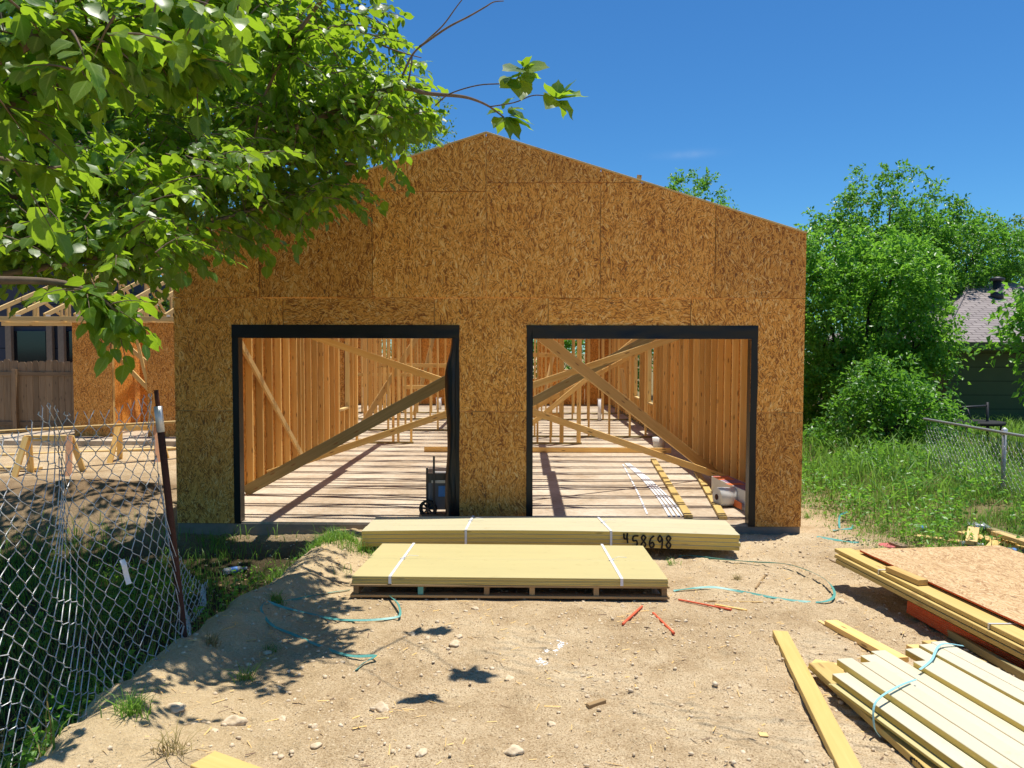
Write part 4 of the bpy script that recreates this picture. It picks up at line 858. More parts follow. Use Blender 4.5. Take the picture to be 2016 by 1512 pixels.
t = thing('slate_house', 'dark slate house with pale posts and windows beyond the picket fence', 'house', (-16, 13, 0))
MB().prism([(-24, -.2), (-11.9, -.2), (-11.9, 4.2), (-24, 4.2)], 12.6, 12.7, False).build('wall', 'slate_siding', t)
MB().prism([(12.71, -.2), (20, -.2), (20, 4.2), (12.71, 4.2)], -12.0, -11.9, False, 'x').build('side_wall', 'slate_siding', t)
for (x0, x1) in ((-13.62, -12.72), (-12.2, -11.93)):
    w = MB().box(x0, x1, 12.55, 12.598, .3, 2.35).build('window', 'window_glass', t); 
for x in (-13.75, -12.62, -12.30): MB().box(x, x + .16, 12.42, 12.54, -.1, 2.62).build('porch_post', 'paper_white' if x > -13 and False else 'footing', t)
quad = MB(); quad_uv(quad, [V((-24.5, 12.1, 4.2)), V((-11.4, 12.1, 4.2)), V((-11.4, 16.5, 5.8)), V((-24.5, 16.5, 5.8))]); quad.build('roof', 'shingles', t)

# ------------------------------------------------------------------ foliage builders
T_FAR = (np.array([(0, 0, 0), (.42, .27, .07), (1, 0, -.10), (.42, -.27, .07)]), np.array([(0, 2, 1), (0, 3, 2)]))
def leaf_template():
    xs = [0, .08, .24, .46, .70, .87, 1.0]; hw = [.20, .325, .345, .245, .09]; v = [(x, 0, -.16 * x * x) for x in xs]
    for sgn in (1, -1): v += [(x - .03 + (.03 if i % 2 else 0), sgn * w, .16 * w - .16 * x * x + (.02 if i % 2 else -.02)) for i, (x, w) in enumerate(zip(xs[1:6], hw))]
    f = []
    for sd_, o in ((0, 7), (1, 12)):
        def tri(a, b, c): f.append((a, b, c) if sd_ == 0 else (a, c, b))
        tri(0, 1, o)
        for i in range(4): tri(i + 1, o + i + 1, o + i); tri(i + 1, i + 2, o + i + 1)
        tri(5, 6, o + 4)
    v = [(x, y, z) for x, y, z in v]; return np.array(v), np.array(f)
T_NEAR = leaf_template()
def norm(a): return a / np.maximum(np.linalg.norm(a, axis=-1, keepdims=True), 1e-9)
def leaf_cloud(name, pos, dirs, nrm, size, mat, parent, T=T_FAR, loc=None, tint=None):
    tv, tf = T; d = norm(dirs); y = norm(np.cross(nrm, d)); z = np.cross(d, y); n = len(pos); k = len(tv)
    s = size[:, None, None]; wd = NR.uniform(.85, 1.15, (n, 1, 1))
    P = pos[:, None, :] + s * (tv[None, :, 0:1] * d[:, None, :] + wd * tv[None, :, 1:2] * y[:, None, :] + tv[None, :, 2:3] * NR.uniform(.3, 2.0, (n, 1, 1)) * z[:, None, :])
    fa = (tf[None] + (np.arange(n) * k)[:, None, None]).reshape(-1, 3); tn = NR.uniform(0, 1, n) if tint is None else tint
    at_ = {'rib': np.tile((np.arange(k) < 7).astype(float), n), 'along': np.tile(tv[:, 0], n)} if k > 6 else None
    return raw_mesh(name, P.reshape(-1, 3), fa, mat, parent, np.repeat(tn, k), loc=loc, attrs=at_)
def crown(blobs, nclump, ntwig, nleaf, size, L, droop=.35, low=-1.0):
    """twigs of leaves bristling from clumps in the outer part of each ellipsoid blob"""
    P, D, N, S_, TN = [], [], [], [], []; wt = np.array([b[3] * b[4] * b[5] for b in blobs]) ** .67; wt /= wt.sum(); cl = []
    for (cx, cy, cz, rx, ry, rz), w in zip(blobs, wt):
        k = max(3, int(nclump * w)); u = norm(NR.normal(size=(k, 3))); u = u[u[:, 2] > low]; k = len(u); r = NR.uniform(.25, 1, k) ** .42
        lump = 1 + .16 * np.sin(u[:, 0] * 5 + cx) * np.cos(u[:, 1] * 4 + cy) + .10 * np.sin(u[:, 2] * 9 + cz)
        c = np.array([cx, cy, cz]) + u * (r * lump)[:, None] * np.array([rx, ry, rz]); cl.append(c)
        for j in range(ntwig):
            td = norm(u * .75 + NR.normal(scale=.65, size=(k, 3)) + np.array([0, 0, .12])); tl = L * NR.uniform(.45, 1.15, k); b = c + NR.normal(scale=L * .16, size=(k, 3)); tt = NR.uniform(0, 1, k)
            for i in range(nleaf):
                f = (i + .6) / nleaf; p = b + td * (tl * f)[:, None] + np.array([0, 0, -1]) * (tl * f * f * droop)[:, None] + NR.normal(scale=L * .06, size=(k, 3))
                d = norm(td * .6 + NR.normal(scale=.6, size=(k, 3)) + np.array([0, 0, -.35])); nm = norm(np.array([0, 0, 1.0]) + NR.normal(scale=.55, size=(k, 3)))
                P.append(p); D.append(d); N.append(nm); S_.append(size * NR.uniform(.6, 1.3, k)); TN.append(np.clip(tt * .6 + NR.uniform(0, .4, k), 0, 1))
    return np.concatenate(P), np.concatenate(D), np.concatenate(N), np.concatenate(S_), np.concatenate(TN), np.concatenate(cl)
def limb_path(a, b, n=6, wob=.10):
    a, b = V(a), V(b); L = (b - a).length; o = RN.uniform(0, 99)
    return [a.lerp(b, i / n) + V((noise.noise(V((i * .7, o, 0))), noise.noise(V((i * .7, o, 7))), .5 * noise.noise(V((i * .7, o, 3))))) * (wob * L * (i > 0)) for i in range(n + 1)]
def tree(label, cat, base, blobs, nclump, ntwig, nleaf, size, L, mat, group=None, r=.16, bark='bark_dark', name='leafy_tree', droop=.35, low=-1.0, extra=None, nlimb=14):
    bz = gz(base[0], base[1]) - .1; t = thing(name, label, cat, (base[0], base[1], bz), group)
    P, D, N, S_, TN, cl = crown(blobs, nclump, ntwig, nleaf, size, L, droop, low)
    leaf_cloud('crown', P, D, N, S_, mat, t, T_FAR, (base[0], base[1], bz + 1), TN)
    m = MB(); mc = np.mean([b[:3] for b in blobs], 0); fork = V((base[0] * .5 + mc[0] * .5, base[1] * .5 + mc[1] * .5, bz + (mc[2] - bz) * .45)); pts = limb_path((base[0], base[1], bz), fork, 5, .05)
    m.tube(pts, np.linspace(r * 1.15, r * .75, len(pts)), 9)
    for b in blobs:
        q = limb_path(fork, V(b[:3]) + V((0, 0, b[5] * .3)), 6, .08); m.tube(q, np.linspace(r * .6, r * .14, len(q)), 7)
        near = [c for c in cl if abs(c[0] - b[0]) < b[3] and abs(c[2] - b[2]) < b[5]]
        for c in RN.sample(near, min(len(near), max(3, nlimb // len(blobs)))): w = limb_path(q[RN.randint(2, 5)], V(c), 5, .08); m.tube(w, np.linspace(r * .22, r * .05, len(w)), 5)
    if extra: extra(m)
    m.build('trunk', bark, t, True); return t
# far trees
tree('tall dark green tree behind the wing, its forked trunks showing', 'tree', (-11.2, 20), [(-10.5, 20, 8.6, 4.2, 3, 3.6), (-14.5, 21, 7.6, 4, 3, 4.2), (-7.0, 20.5, 8.2, 3.2, 2.6, 2.6), (-12, 20, 12.5, 4.5, 3, 3.0)], 620, 6, 9, .17, .85, 'leaf_far', 'trees behind the house', .22, nlimb=26)
tree('tree behind the gable whose crown edge shows beside the peak', 'tree', (-6.4, 24), [(-5.6, 24, 9.2, 3.0, 2.6, 3.4), (-8.5, 24, 12.4, 3.6, 3, 2.8), (-7.2, 24, 6.6, 3.2, 2.5, 2.2)], 420, 6, 9, .16, .8, 'leaf_far', 'trees behind the house', .2)
tree('dense tree behind the slate house and picket fence', 'tree', (-17.5, 24), [(-17.5, 24, 6.0, 4.6, 3, 5.0), (-21, 23, 9.5, 5, 3, 4.5), (-14.2, 18.2, 2.6, 1.5, 1.5, 2.2), (-11.0, 16.5, 1.9, 1.1, 1.3, 1.9)], 480, 6, 9, .18, .85, 'leaf_far', 'trees behind the house', .22)
tree('small tree crown rising above the falling roof edge', 'tree', (7.0, 22), [(7.0, 22, 7.2, 1.15, 1.0, 1.55), (7.9, 22.3, 6.2, .9, 1, 1.4), (6.2, 22.4, 6.2, .8, 1, 1.2)], 330, 5, 9, .13, .5, 'leaf_mid', 'trees behind the house', .14)
tree('low leafy tree filling the view through the back windows', 'tree', (-1.2, 21.5), [(-4.2, 21.5, 2.2, 2.2, 1.4, 2.0), (0, 22, 2.2, 2.6, 1.4, 2.2), (3.4, 21.8, 2.2, 2.4, 1.4, 2.0)], 380, 6, 9, .15, .5, 'leaf_mid', 'trees behind the house', .14)
# verge trees
tree('bushy light green tree against the garage corner', 'tree', (7.3, 7.2), [(7.35, 7.2, 2.55, 1.45, 1.2, 1.75), (6.45, 7.4, 2.0, .75, .9, 2.1), (6.0, 8.2, 1.7, .6, .8, 1.9), (7.75, 7.1, 1.5, .75, .9, 1.3), (8.15, 7.2, 2.3, .75, .8, .95), (7.0, 7.0, .9, 1.3, .9, 1.1), (7.9, 7.3, 3.5, .85, .8, .75), (6.7, 7.6, 3.75, .65, .7, .75)], 900, 6, 10, .090, .38, 'leaf_bright', 'trees of the verge', .12, droop=.5)
tree('taller tree rising behind the bushy one', 'tree', (10.8, 12), [(9.9, 12, 5.1, 1.5, 1.3, 1.45), (11.2, 12.2, 4.4, 1.9, 1.4, 1.4), (8.6, 12, 4.4, 1.3, 1.2, 1.0), (12.6, 12.5, 4.3, 1.4, 1.2, .95), (10.4, 11.8, 3.2, 2.0, 1.3, 1.0)], 700, 6, 10, .105, .46, 'leaf_mid', 'trees of the verge', .15)
tree('far dense tree spreading behind the shingle roof', 'tree', (17, 18), [(15.5, 18, 4.6, 2.6, 2, 1.9), (18.6, 18, 4.0, 3, 2, 2.0), (13.4, 17.5, 3.2, 1.8, 1.5, 1.4), (8.6, 17.5, 1.9, 2.6, 1.4, 2.3)], 380, 6, 9, .15, .65, 'leaf_far', 'trees of the verge', .18)
tree('drooping shrub with long leaf sprays by the garage corner', 'shrub', (6.5, 4.6), [(6.35, 4.8, 1.2, .45, .5, .5), (6.85, 4.5, .75, .65, .6, .45), (6.0, 5.0, .55, .5, .5, .45), (7.0, 4.6, 1.05, .35, .5, .38), (6.5, 4.5, .4, .6, .5, .35), (6.5, 4.9, 1.3, .28, .4, .25)], 110, 6, 13, .085, .55, 'leaf_mid', None, .05, name='leafy_shrub', droop=.9)
tree('tree at the picture edge reaching over the shingle roof', 'tree', (8.9, 3.6), [(8.15, 3.6, 1.95, .42, .5, .42), (8.2, 3.6, 2.75, .25, .4, .3), (8.9, 3.6, 2.4, .6, .7, .8)], 60, 5, 9, .12, .42, 'leaf_bright', 'trees of the verge', .09, droop=.6)

# ------------------------------------------------------------------ the mulberry overhead
MT = thing('mulberry_tree', 'large leafy mulberry tree spreading its branches over the wire fence', 'tree', (-5.2, -4.6, -.2))
wood = MB(); P, D, N, S_, TN = [], [], [], [], []
def path_px(pts): return smooth([at_d(x, y, d) for x, y, d in pts], 5)
def twig(a, d, L, size, nl, r0=.004, droop=.4, stem=True):
    d = V(d).normalized(); pts = []
    for i in range(5): f = i / 4; pts.append(V(a) + d * (L * f) + V((0, 0, -droop * L * f * f * .5)))
    if stem: wood.tube(pts, [r0 * (1 - .75 * i / 4) for i in range(5)], 5, cap=False)
    tt = RN.random(); sd_ = d.cross(V((0, 0, 1)))
    sd_ = sd_.normalized() if sd_.length > .1 else V((1, 0, 0))
    for i in range(nl):
        f = (i + .8) / nl; k = min(3, int(f * 4)); p = pts[k].lerp(pts[k + 1], min(1, f * 4 - k)); s = -1 if i % 2 else 1
        ld = (d * RN.uniform(.35, .9) + sd_ * (s * RN.uniform(.4, 1.0)) + V((RN.gauss(0, .25), RN.gauss(0, .25), -RN.uniform(.15, .9)))).normalized()
        pet = p + ld * size * .22; P.append(pet); D.append(ld); N.append(V((RN.gauss(0, .36), RN.gauss(0, .36), 1))); S_.append(size * RN.uniform(.62, 1.15)); TN.append(min(1, max(0, tt * .5 + RN.random() * .5)))
def dress(path, n, L, size, nl, spread=1.0, start=.15, droop=.5):
    for _ in range(n):
        f = RN.uniform(start, 1) * (len(path) - 1); i = min(len(path) - 2, int(f)); p = path[i].lerp(path[i + 1], f - i); ax = (path[i + 1] - path[i]).normalized()
        d = ax * RN.uniform(.1, .8) + V((RN.gauss(0, .6), RN.gauss(0, .6), RN.gauss(.05, .45))) * spread; twig(p, d, L * RN.uniform(.5, 1.2), size, nl, droop=droop)
tk = limb_path((-5.2, -4.6, -.2), (-4.9, -4.4, 2.1), 5, .04); wood.tube(tk, np.linspace(.21, .16, len(tk)), 12); hub = tk[-1]
def limb(pts, r0, r1, root=True):
    P_ = path_px(pts)
    if root: wood.tube(limb_path(hub, P_[0], 5, .05), np.linspace(.11, r0, 6), 9)
    wood.tube(P_, np.linspace(r0, r1, len(P_)), 8); return P_
b1 = limb([(-420, 190, 2.35), (-120, 140, 2.2), (0, 108, 2.15), (62, 76, 2.15), (132, 59, 2.2), (226, 66, 2.25), (295, 45, 2.3), (365, 7, 2.4), (430, -40, 2.5)], .030, .010); dress(b1, 46, .22, .08, 9)
b1b = limb([(226, 66, 2.25), (262, 88, 2.3), (330, 115, 2.35), (400, 122, 2.45)], .010, .004, False); dress(b1b, 16, .20, .08, 9)
b1c = limb([(-300, 260, 2.3), (-60, 215, 2.4), (60, 195, 2.5), (150, 150, 2.55), (215, 130, 2.6)], .016, .006); dress(b1c, 32, .22, .08, 9)
b5 = limb([(-300, 330, 2.6), (-40, 310, 2.6), (40, 325, 2.6), (110, 330, 2.7)], .014, .005); dress(b5, 8, .25, .12, 6)
b2 = limb([(-200, 420, 4.2), (60, 370, 4.6), (240, 320, 5.0), (390, 302, 5.2), (450, 314, 5.3), (560, 320, 5.4), (700, 322, 5.6)], .05, .012); dress(b2, 56, .36, .088, 10, droop=.35)
b3 = limb([(120, 330, 5.2), (340, 300, 5.2), (500, 262, 5.1), (600, 246, 5.0), (650, 222, 5.0), (705, 198, 4.95), (753, 179, 4.9), (801, 174, 4.9), (843, 184, 4.9), (902, 189, 4.95), (933, 196, 5.05), (964, 210, 5.2), (992, 231, 5.35)], .030, .005); dress(b3[:-28], 28, .34, .088, 10)
s1 = limb([(964, 210, 5.2), (1012, 202, 5.05), (1045, 189, 4.9), (1068, 188, 4.8), (1095, 194, 4.67)], .0045, .003, False); s2 = limb([(858, 207, 4.9), (885, 185, 4.8), (940, 168, 4.6), (995, 164, 4.4), (1018, 155, 4.33), (1030, 132, 4.3)], .0045, .003, False)
def cluster(pts, dc):
    for (x, y, ex, ey) in pts:
        a, b = at_d(x, y, dc), at_d(ex, ey, dc + RN.uniform(-.17, .13)); P.append(a); D.append((b - a)); N.append(V((RN.gauss(0, .35), -.35 + RN.gauss(0, .3), .9))); S_.append(min(.19, (b - a).length * .95)); TN.append(RN.uniform(.2, .9))
cluster([(1095, 195, 1100, 152), (1096, 196, 1135, 150), (1098, 196, 1165, 180), (1100, 192, 1150, 166), (1096, 198, 1118, 228), (1099, 198, 1137, 226), (1090, 190, 1072, 158), (1092, 194, 1078, 206), (1098, 190, 1128, 172), (1093, 192, 1070, 178)], 4.67)
cluster([(1030, 132, 1045, 104), (1032, 132, 1085, 130), (1028, 136, 988, 132), (1030, 128, 1018, 116), (1022, 150, 986, 152), (1020, 156, 1030, 195), (1024, 150, 1048, 182), (1026, 146, 1068, 150), (1034, 138, 1052, 160), (1016, 160, 984, 168), (1026, 140, 1062, 118)], 4.3)
cluster([(990, 225, 965, 205), (992, 231, 978, 262), (994, 232, 1013, 276), (996, 230, 1030, 272), (1000, 222, 1050, 228), (1002, 228, 1076, 240), (1004, 232, 1068, 258), (990, 215, 1008, 182), (985, 215, 955, 222), (1000, 218, 1036, 206), (998, 235, 1024, 246), (988, 232, 970, 244)], 5.35)
for pts in ([(792, 150, 4.9), (812, 108, 4.9), (838, 82, 4.9), (872, 50, 4.9), (900, 12, 4.9), (925, -20, 4.9)], [(826, 92, 4.9), (880, 55, 4.85), (922, 33, 4.85), (955, 14, 4.85), (972, 4, 4.85), (992, 2, 4.85)], [(740, 84, 5.0), (780, 100, 5.0), (830, 114, 5.0)], [(801, 174, 4.9), (808, 140, 4.9), (812, 108, 4.9)], [(600, 88, 5.2), (655, 52, 5.2), (720, 52, 5.1), (745, 60, 5.0)]):
    wood.tube(path_px(pts), np.linspace(.008, .0028, 5 * (len(pts) - 1) + 1), 5)
for (x, y, d, ex, ey, ed) in ((620, -20, 4.6, 500, 215, 4.9), (740, -20, 5.4, 560, 205, 5.3), (900, 120, 5.0, 725, 290, 5.0)): pass
b6 = limb([(640, -10, 4.5), (590, 60, 4.6), (560, 110, 4.7), (520, 190, 4.8), (500, 270, 4.9)], .013, .006, False); dress(b6, 22, .32, .088, 9)
b7 = limb([(-200, 520, 4.0), (60, 460, 4.2), (180, 430, 4.6), (340, 365, 5.4), (440, 330, 5.8)], .03, .008); dress(b7, 36, .36, .088, 10)
b8 = limb([(-100, 560, 3.9), (120, 520, 4.2), (300, 480, 4.6), (470, 420, 5.2), (590, 390, 5.6), (690, 376, 5.8)], .022, .005); dress(b8, 60, .30, .088, 9, droop=.35)
b9 = limb([(-160, 560, 3.1), (0, 552, 3.1), (110, 556, 3.15), (165, 570, 3.2), (205, 592, 3.2), (232, 618, 3.2)], .020, .005); dress(b9, 22, .20, .092, 7, .7, .55, .5)
def inside(poly, x, y):
    c = False
    for (x0, y0), (x1, y1) in zip(poly, poly[1:] + poly[:1]):
        if (y0 > y) != (y1 > y) and x < (x1 - x0) * (y - y0) / (y1 - y0) + x0: c = not c
    return c
def fill(poly, n, dr, L, size, nl, stem=True):
    xs = [p[0] for p in poly]; ys_ = [p[1] for p in poly]; k = 0
    while k < n:
        x, y = RN.uniform(min(xs), max(xs)), RN.uniform(min(ys_), max(ys_))
        if not inside(poly, x, y): continue
        p = at_d(x, y, RN.uniform(*dr)); k += 1
        twig(p, (RN.gauss(.35, .6), RN.gauss(.1, .6), RN.gauss(0, .4)), L * RN.uniform(.5, 1.1), size, nl, .004, .6, stem)
fill([(-150, -40), (700, -40), (790, 110), (800, 200), (740, 290), (560, 300), (300, 300), (-150, 300)], 760, (4.4, 7.4), .38, .080, 12)
fill([(480, 120), (770, 130), (820, 180), (815, 250), (750, 262), (680, 280), (520, 300)], 250, (4.8, 6.2), .30, .080, 11)
fill([(-150, 260), (480, 260), (560, 330), (420, 350), (250, 380), (-150, 420)], 430, (3.8, 6.6), .36, .080, 12)
fill([(-150, 400), (300, 400), (400, 460), (320, 505), (150, 505), (-150, 490)], 310, (3.6, 6.0), .32, .080, 11)
fill([(480, 390), (680, 355), (710, 372), (560, 412), (480, 460), (370, 485)], 60, (4.8, 5.8), .30, .088, 9)
fill([(-80, -60), (480, -60), (460, 60), (260, 110), (-80, 200)], 34, (1.9, 2.8), .20, .075, 9)
# crown above and beside the picture, which shades the ground behind the fence
for kf in range(2700):
    u = norm(NR.normal(size=3)); r = RN.random() ** .45; p = (np.array([-4.9, -1.9, 5.0]) if kf < 1900 else np.array([-2.4, -1.5, 5.6])) + u * r * np.array([3.0, 4.6, 2.2]) * (1 if kf < 1900 else np.array([.64, .46, .5]))
    q = V(p) - CAM
    if q.y > .6:
        px = 1035 + q.x / q.y * F; py = 687 - q.z / q.y * F
        if px > -40 and not (px < 620 and py < 260) and py > -30: continue
    if q.length < 1.6 or (p[1] < -3.7 and RN.random() < .8): continue
    twig(p, (RN.gauss(0, .6), RN.gauss(0, .6), RN.gauss(.1, .4)), .55 * RN.uniform(.6, 1.2), .135, 8, .004, .5, False)
ar = lambda a: np.array([tuple(v) for v in a])
leaf_cloud('crown', ar(P), ar(D), norm(ar(N)), np.array(S_), 'leaf_mulberry', MT, T_NEAR, (-4, -4, 2), np.array(TN))
wood.build('trunk', 'bark', MT, True)
print('mulberry leaves', len(P))

# ------------------------------------------------------------------ grass, weeds, stones
def blades(name, xy, h, w, mat, lean=.5, parent=None, loc=None, curl=.5):
    n = len(xy); z = np.array([gz(x, y) for x, y in xy]); b = np.column_stack([xy, z - .01]); a = NR.uniform(0, 2 * np.pi, n); ld = np.column_stack([np.cos(a), np.sin(a), np.zeros(n)]); le = NR.uniform(.1, 1, n)[:, None] * lean * h[:, None]
    wa = a + np.pi / 2 + NR.normal(0, .5, n); wd = np.column_stack([np.cos(wa), np.sin(wa), np.zeros(n)]) * w[:, None]; up = np.array([0, 0, 1.0]); hh = h[:, None]; L = []
    for f, ww in ((0, .5), (.35, .5), (.7, .36)):
        c = b + up * hh * (f - curl * .35 * f ** 3) + ld * le * f ** 2; L += [c - wd * ww, c + wd * ww]
    L.append(b + up * hh * (1 - curl * .45) + ld * le * 1.25); P_ = np.stack(L, 1); t_ = np.array([(0, 1, 3), (0, 3, 2), (2, 3, 5), (2, 5, 4), (4, 5, 6)])
    fa = (t_[None] + (np.arange(n) * 7)[:, None, None]).reshape(-1, 3); return raw_mesh(name, P_.reshape(-1, 3), fa, mat, parent, np.repeat(NR.uniform(0, 1, n), 7), loc=loc)
def sample(n, fn, box):
    out = []; 
    while len(out) < n:
        x, y = RN.uniform(box[0], box[1]), RN.uniform(box[2], box[3])
        if RN.random() < fn(x, y): out.append((x, y))
    return np.array(out)
def d_left(x, y):
    e_ = fence_x(max(-8, min(-2, y))) - .13 + .28 * sstep(-4.3, -5.2, y) + .10 * noise.noise(V((0, y * 1.3, 3.3))); k = sstep(e_ + .06, e_ - .12, x) * (.25 + .75 * sstep(-.35, .25, noise.noise(V((x * 1.1, y * 1.1, 6)))))
    return k * sstep(.4, -.7, y) * (1 - .7 * sstep(-2.9, -1.9, y) * sstep(-2.9, -2.2, x))
xy = sample(14500, d_left, (-5.2, -1.2, -7.4, .3)); hs = NR.uniform(.06, .22, len(xy)); tag(blades('grass', xy, hs, NR.uniform(.004, .010, len(xy)), 'grass_blade', .8), 'rough shaded grass growing behind the leaning wire fence', 'grass', kind='stuff')
def d_bit(x, y): return sstep(.05, .35, noise.noise(V((x * 1.6, y * 1.6, 2)))) * sstep(-.5, -1.5, x)
xy = sample(2600, lambda x, y: d_bit(x, y) * sstep(-2.3, -1.5, y), (-3.3, -.9, -2.3, -.15)); tag(blades('grass', xy, NR.uniform(.04, .16, len(xy)), NR.uniform(.003, .007, len(xy)), 'grass_blade', .9), 'straggly weeds along the slab foot under the first bay', 'grass', kind='stuff')
def d_right(x, y):
    e_ = 3.75 + .35 * noise.noise(V((0, y * .9, 1))) + .35 * noise.noise(V((x, y, 1))) - .10 * y + .5 * sstep(-.4, -1.6, y)
    bare = sstep(.9, .25, math.hypot((x - 5.55) / .45, (y - .25) / .35)); return sstep(e_ - .15, e_ + .55, x) * (1 - .92 * bare) * sstep(-2.0, -1.3, y)
xy = sample(30000, d_right, (3.5, 7.2, -2.0, 4.4)); hs = (.04 + .125 * np.clip((xy[:, 0] - 4.0) / 1.6, 0, 1)) * NR.uniform(.5, 1.35, len(xy)); tag(blades('grass', xy, hs, NR.uniform(.004, .009, len(xy)), 'grass_blade', .7), 'bright weedy grass covering the verge beside the garage', 'grass', kind='stuff')
xy = sample(9500, lambda x, y: sstep(4.0, 5.2, x), (3.7, 13, 2.4, 8)); tag(blades('grass', xy, NR.uniform(.15, .55, len(xy)), NR.uniform(.008, .016, len(xy)), 'grass_blade', .8), 'deep shaded weeds under the verge trees', 'grass', kind='stuff')
xy = sample(300, lambda x, y: d_right(x, y) * sstep(4.0, 4.6, x) * sstep(-.4, .9, y), (3.9, 6.6, -.4, 4)); tag(blades('grass', xy, NR.uniform(.30, .80, len(xy)), NR.uniform(.010, .020, len(xy)), 'grass_blade', 1.1, curl=1.0), 'tall arching grass standing before the shrub', 'grass', kind='stuff')
xy = sample(900, lambda x, y: d_right(x, y), (3.6, 6.8, -1.9, 3)); tag(blades('grass', xy, NR.uniform(.10, .40, len(xy)), NR.uniform(.003, .006, len(xy)), 'grass_dry', .9), 'dry straw stalks mixed into the verge grass', 'grass', kind='stuff')
xy = sample(400, d_left, (-3.4, -1.6, -6.5, -2)); tag(blades('grass', xy, NR.uniform(.2, .5, len(xy)), NR.uniform(.003, .006, len(xy)), 'grass_dry', .8), 'dry seed stalks standing among the shaded grass', 'grass', kind='stuff')
# broad leaved weeds under the fence
xy = sample(3600, lambda x, y: d_left(x, y) * sstep(-.1, .3, noise.noise(V((x * 1.7, y * 1.7, 4)))), (-4.2, -1.6, -7.2, -1)); z = np.array([gz(x, y) for x, y in xy]); n = len(xy); Pw = np.column_stack([xy, z + NR.uniform(.03, .2, n)])
tag(leaf_cloud('weeds', Pw, norm(NR.normal(size=(n, 3)) * np.array([1, 1, .5])), norm(np.array([0, 0, 1.0]) + NR.normal(scale=.5, size=(n, 3))), NR.uniform(.025, .06, n), 'leaf_bright', None, T_FAR), 'small broad leaved weeds in the shade behind the fence', 'weeds', kind='stuff')
xy = sample(5000, lambda x, y: d_right(x, y) * sstep(-.2, .3, noise.noise(V((x * 1.9, y * 1.9, 4)))), (3.7, 6.9, -1.9, 4)); z = np.array([gz(x, y) for x, y in xy]); n = len(xy); Pw = np.column_stack([xy, z + NR.uniform(.03, .30, n)])
tag(leaf_cloud('weeds', Pw, norm(NR.normal(size=(n, 3)) * np.array([1, 1, .5])), norm(np.array([0, 0, 1.0]) + NR.normal(scale=.5, size=(n, 3))), NR.uniform(.03, .075, n), 'leaf_bright', None, T_FAR), 'small broad leaved weeds among the verge grass', 'weeds', kind='stuff')
def tuft(px, py, n, h, lab, mat='grass_blade', sp=.06):
    sp *= .45
    c = at_g(px, py); xy = np.column_stack([NR.normal(c.x, sp, n), NR.normal(c.y, sp, n)]); tag(blades('grass_tuft', xy, NR.uniform(.4, 1, n) * h, NR.uniform(.003, .006, n), mat, 1.3, loc=tuple(c)), lab, 'grass tuft')
tuft(548, 1186, 90, .11, 'green grass tuft beside the start of the teal strap'); tuft(258, 1400, 130, .14, 'spreading dry green tuft on the sand beneath the fence', sp=.08); tuft(535, 1282, 40, .06, 'small green weed near the bright strap tip'); tuft(1322, 1112, 40, .10, 'small green tuft behind the pallet corner')
tuft(480, 1340, 40, .14, 'thin grass sprig in the leaf shadows'); tuft(1452, 1142, 40, .08, 'dry tuft inside the big teal loop', 'grass_dry', .04); tuft(1794, 1086, 50, .10, 'dry tuft beyond the strand board stack', 'grass_dry', .04); tuft(420, 1270, 50, .12, 'dry sprig on the sand by the post foot', 'grass_dry', .05); tuft(340, 1490, 45, .16, 'dry sprig at the near end of the sand', 'grass_dry', .08); tuft(1590, 1020, 40, .14, 'green tuft at the garage corner footing')
# stones
bm = bmesh.new(); bmesh.ops.create_icosphere(bm, subdivisions=3, radius=1); ico = [v.co.copy() for v in bm.verts]; icof = [[v.index for v in f.verts] for f in bm.faces]; bm.free()
g = G('stone'); nz = g.noise(g.obj(), 22, 5, .65); g.bsdf(g.ramp(nz, [(.3, (.50, .37, .22)), (.55, (.70, .56, .38)), (.75, (.82, .70, .52))]), .92, .15, g.bump(nz, .6, .01)); M['stone'] = g.m
def rock(px, py, s, lab):
    c = at_g(px, py); m = MB(); o = RN.uniform(0, 90); sq = V((RN.uniform(.85, 1.3), RN.uniform(.8, 1.1), RN.uniform(.5, .75))); rt = Matrix.Rotation(RN.uniform(0, 6), 3, 'Z')
    for v in ico:
        k = 1 + .5 * noise.noise(v * 1.3 + V((o, 0, 0))) + .24 * noise.noise(v * 2.7 + V((o, 5, 0))); q = rt @ V((v.x * sq.x, v.y * sq.y, v.z * sq.z)); m.v.append(c + q * (s * k * .8) + V((0, 0, s * .1)))
    for f in icof: m.face(f, None, 0, True)
    tag(m.build('rock', 'stone'), lab, 'rock')
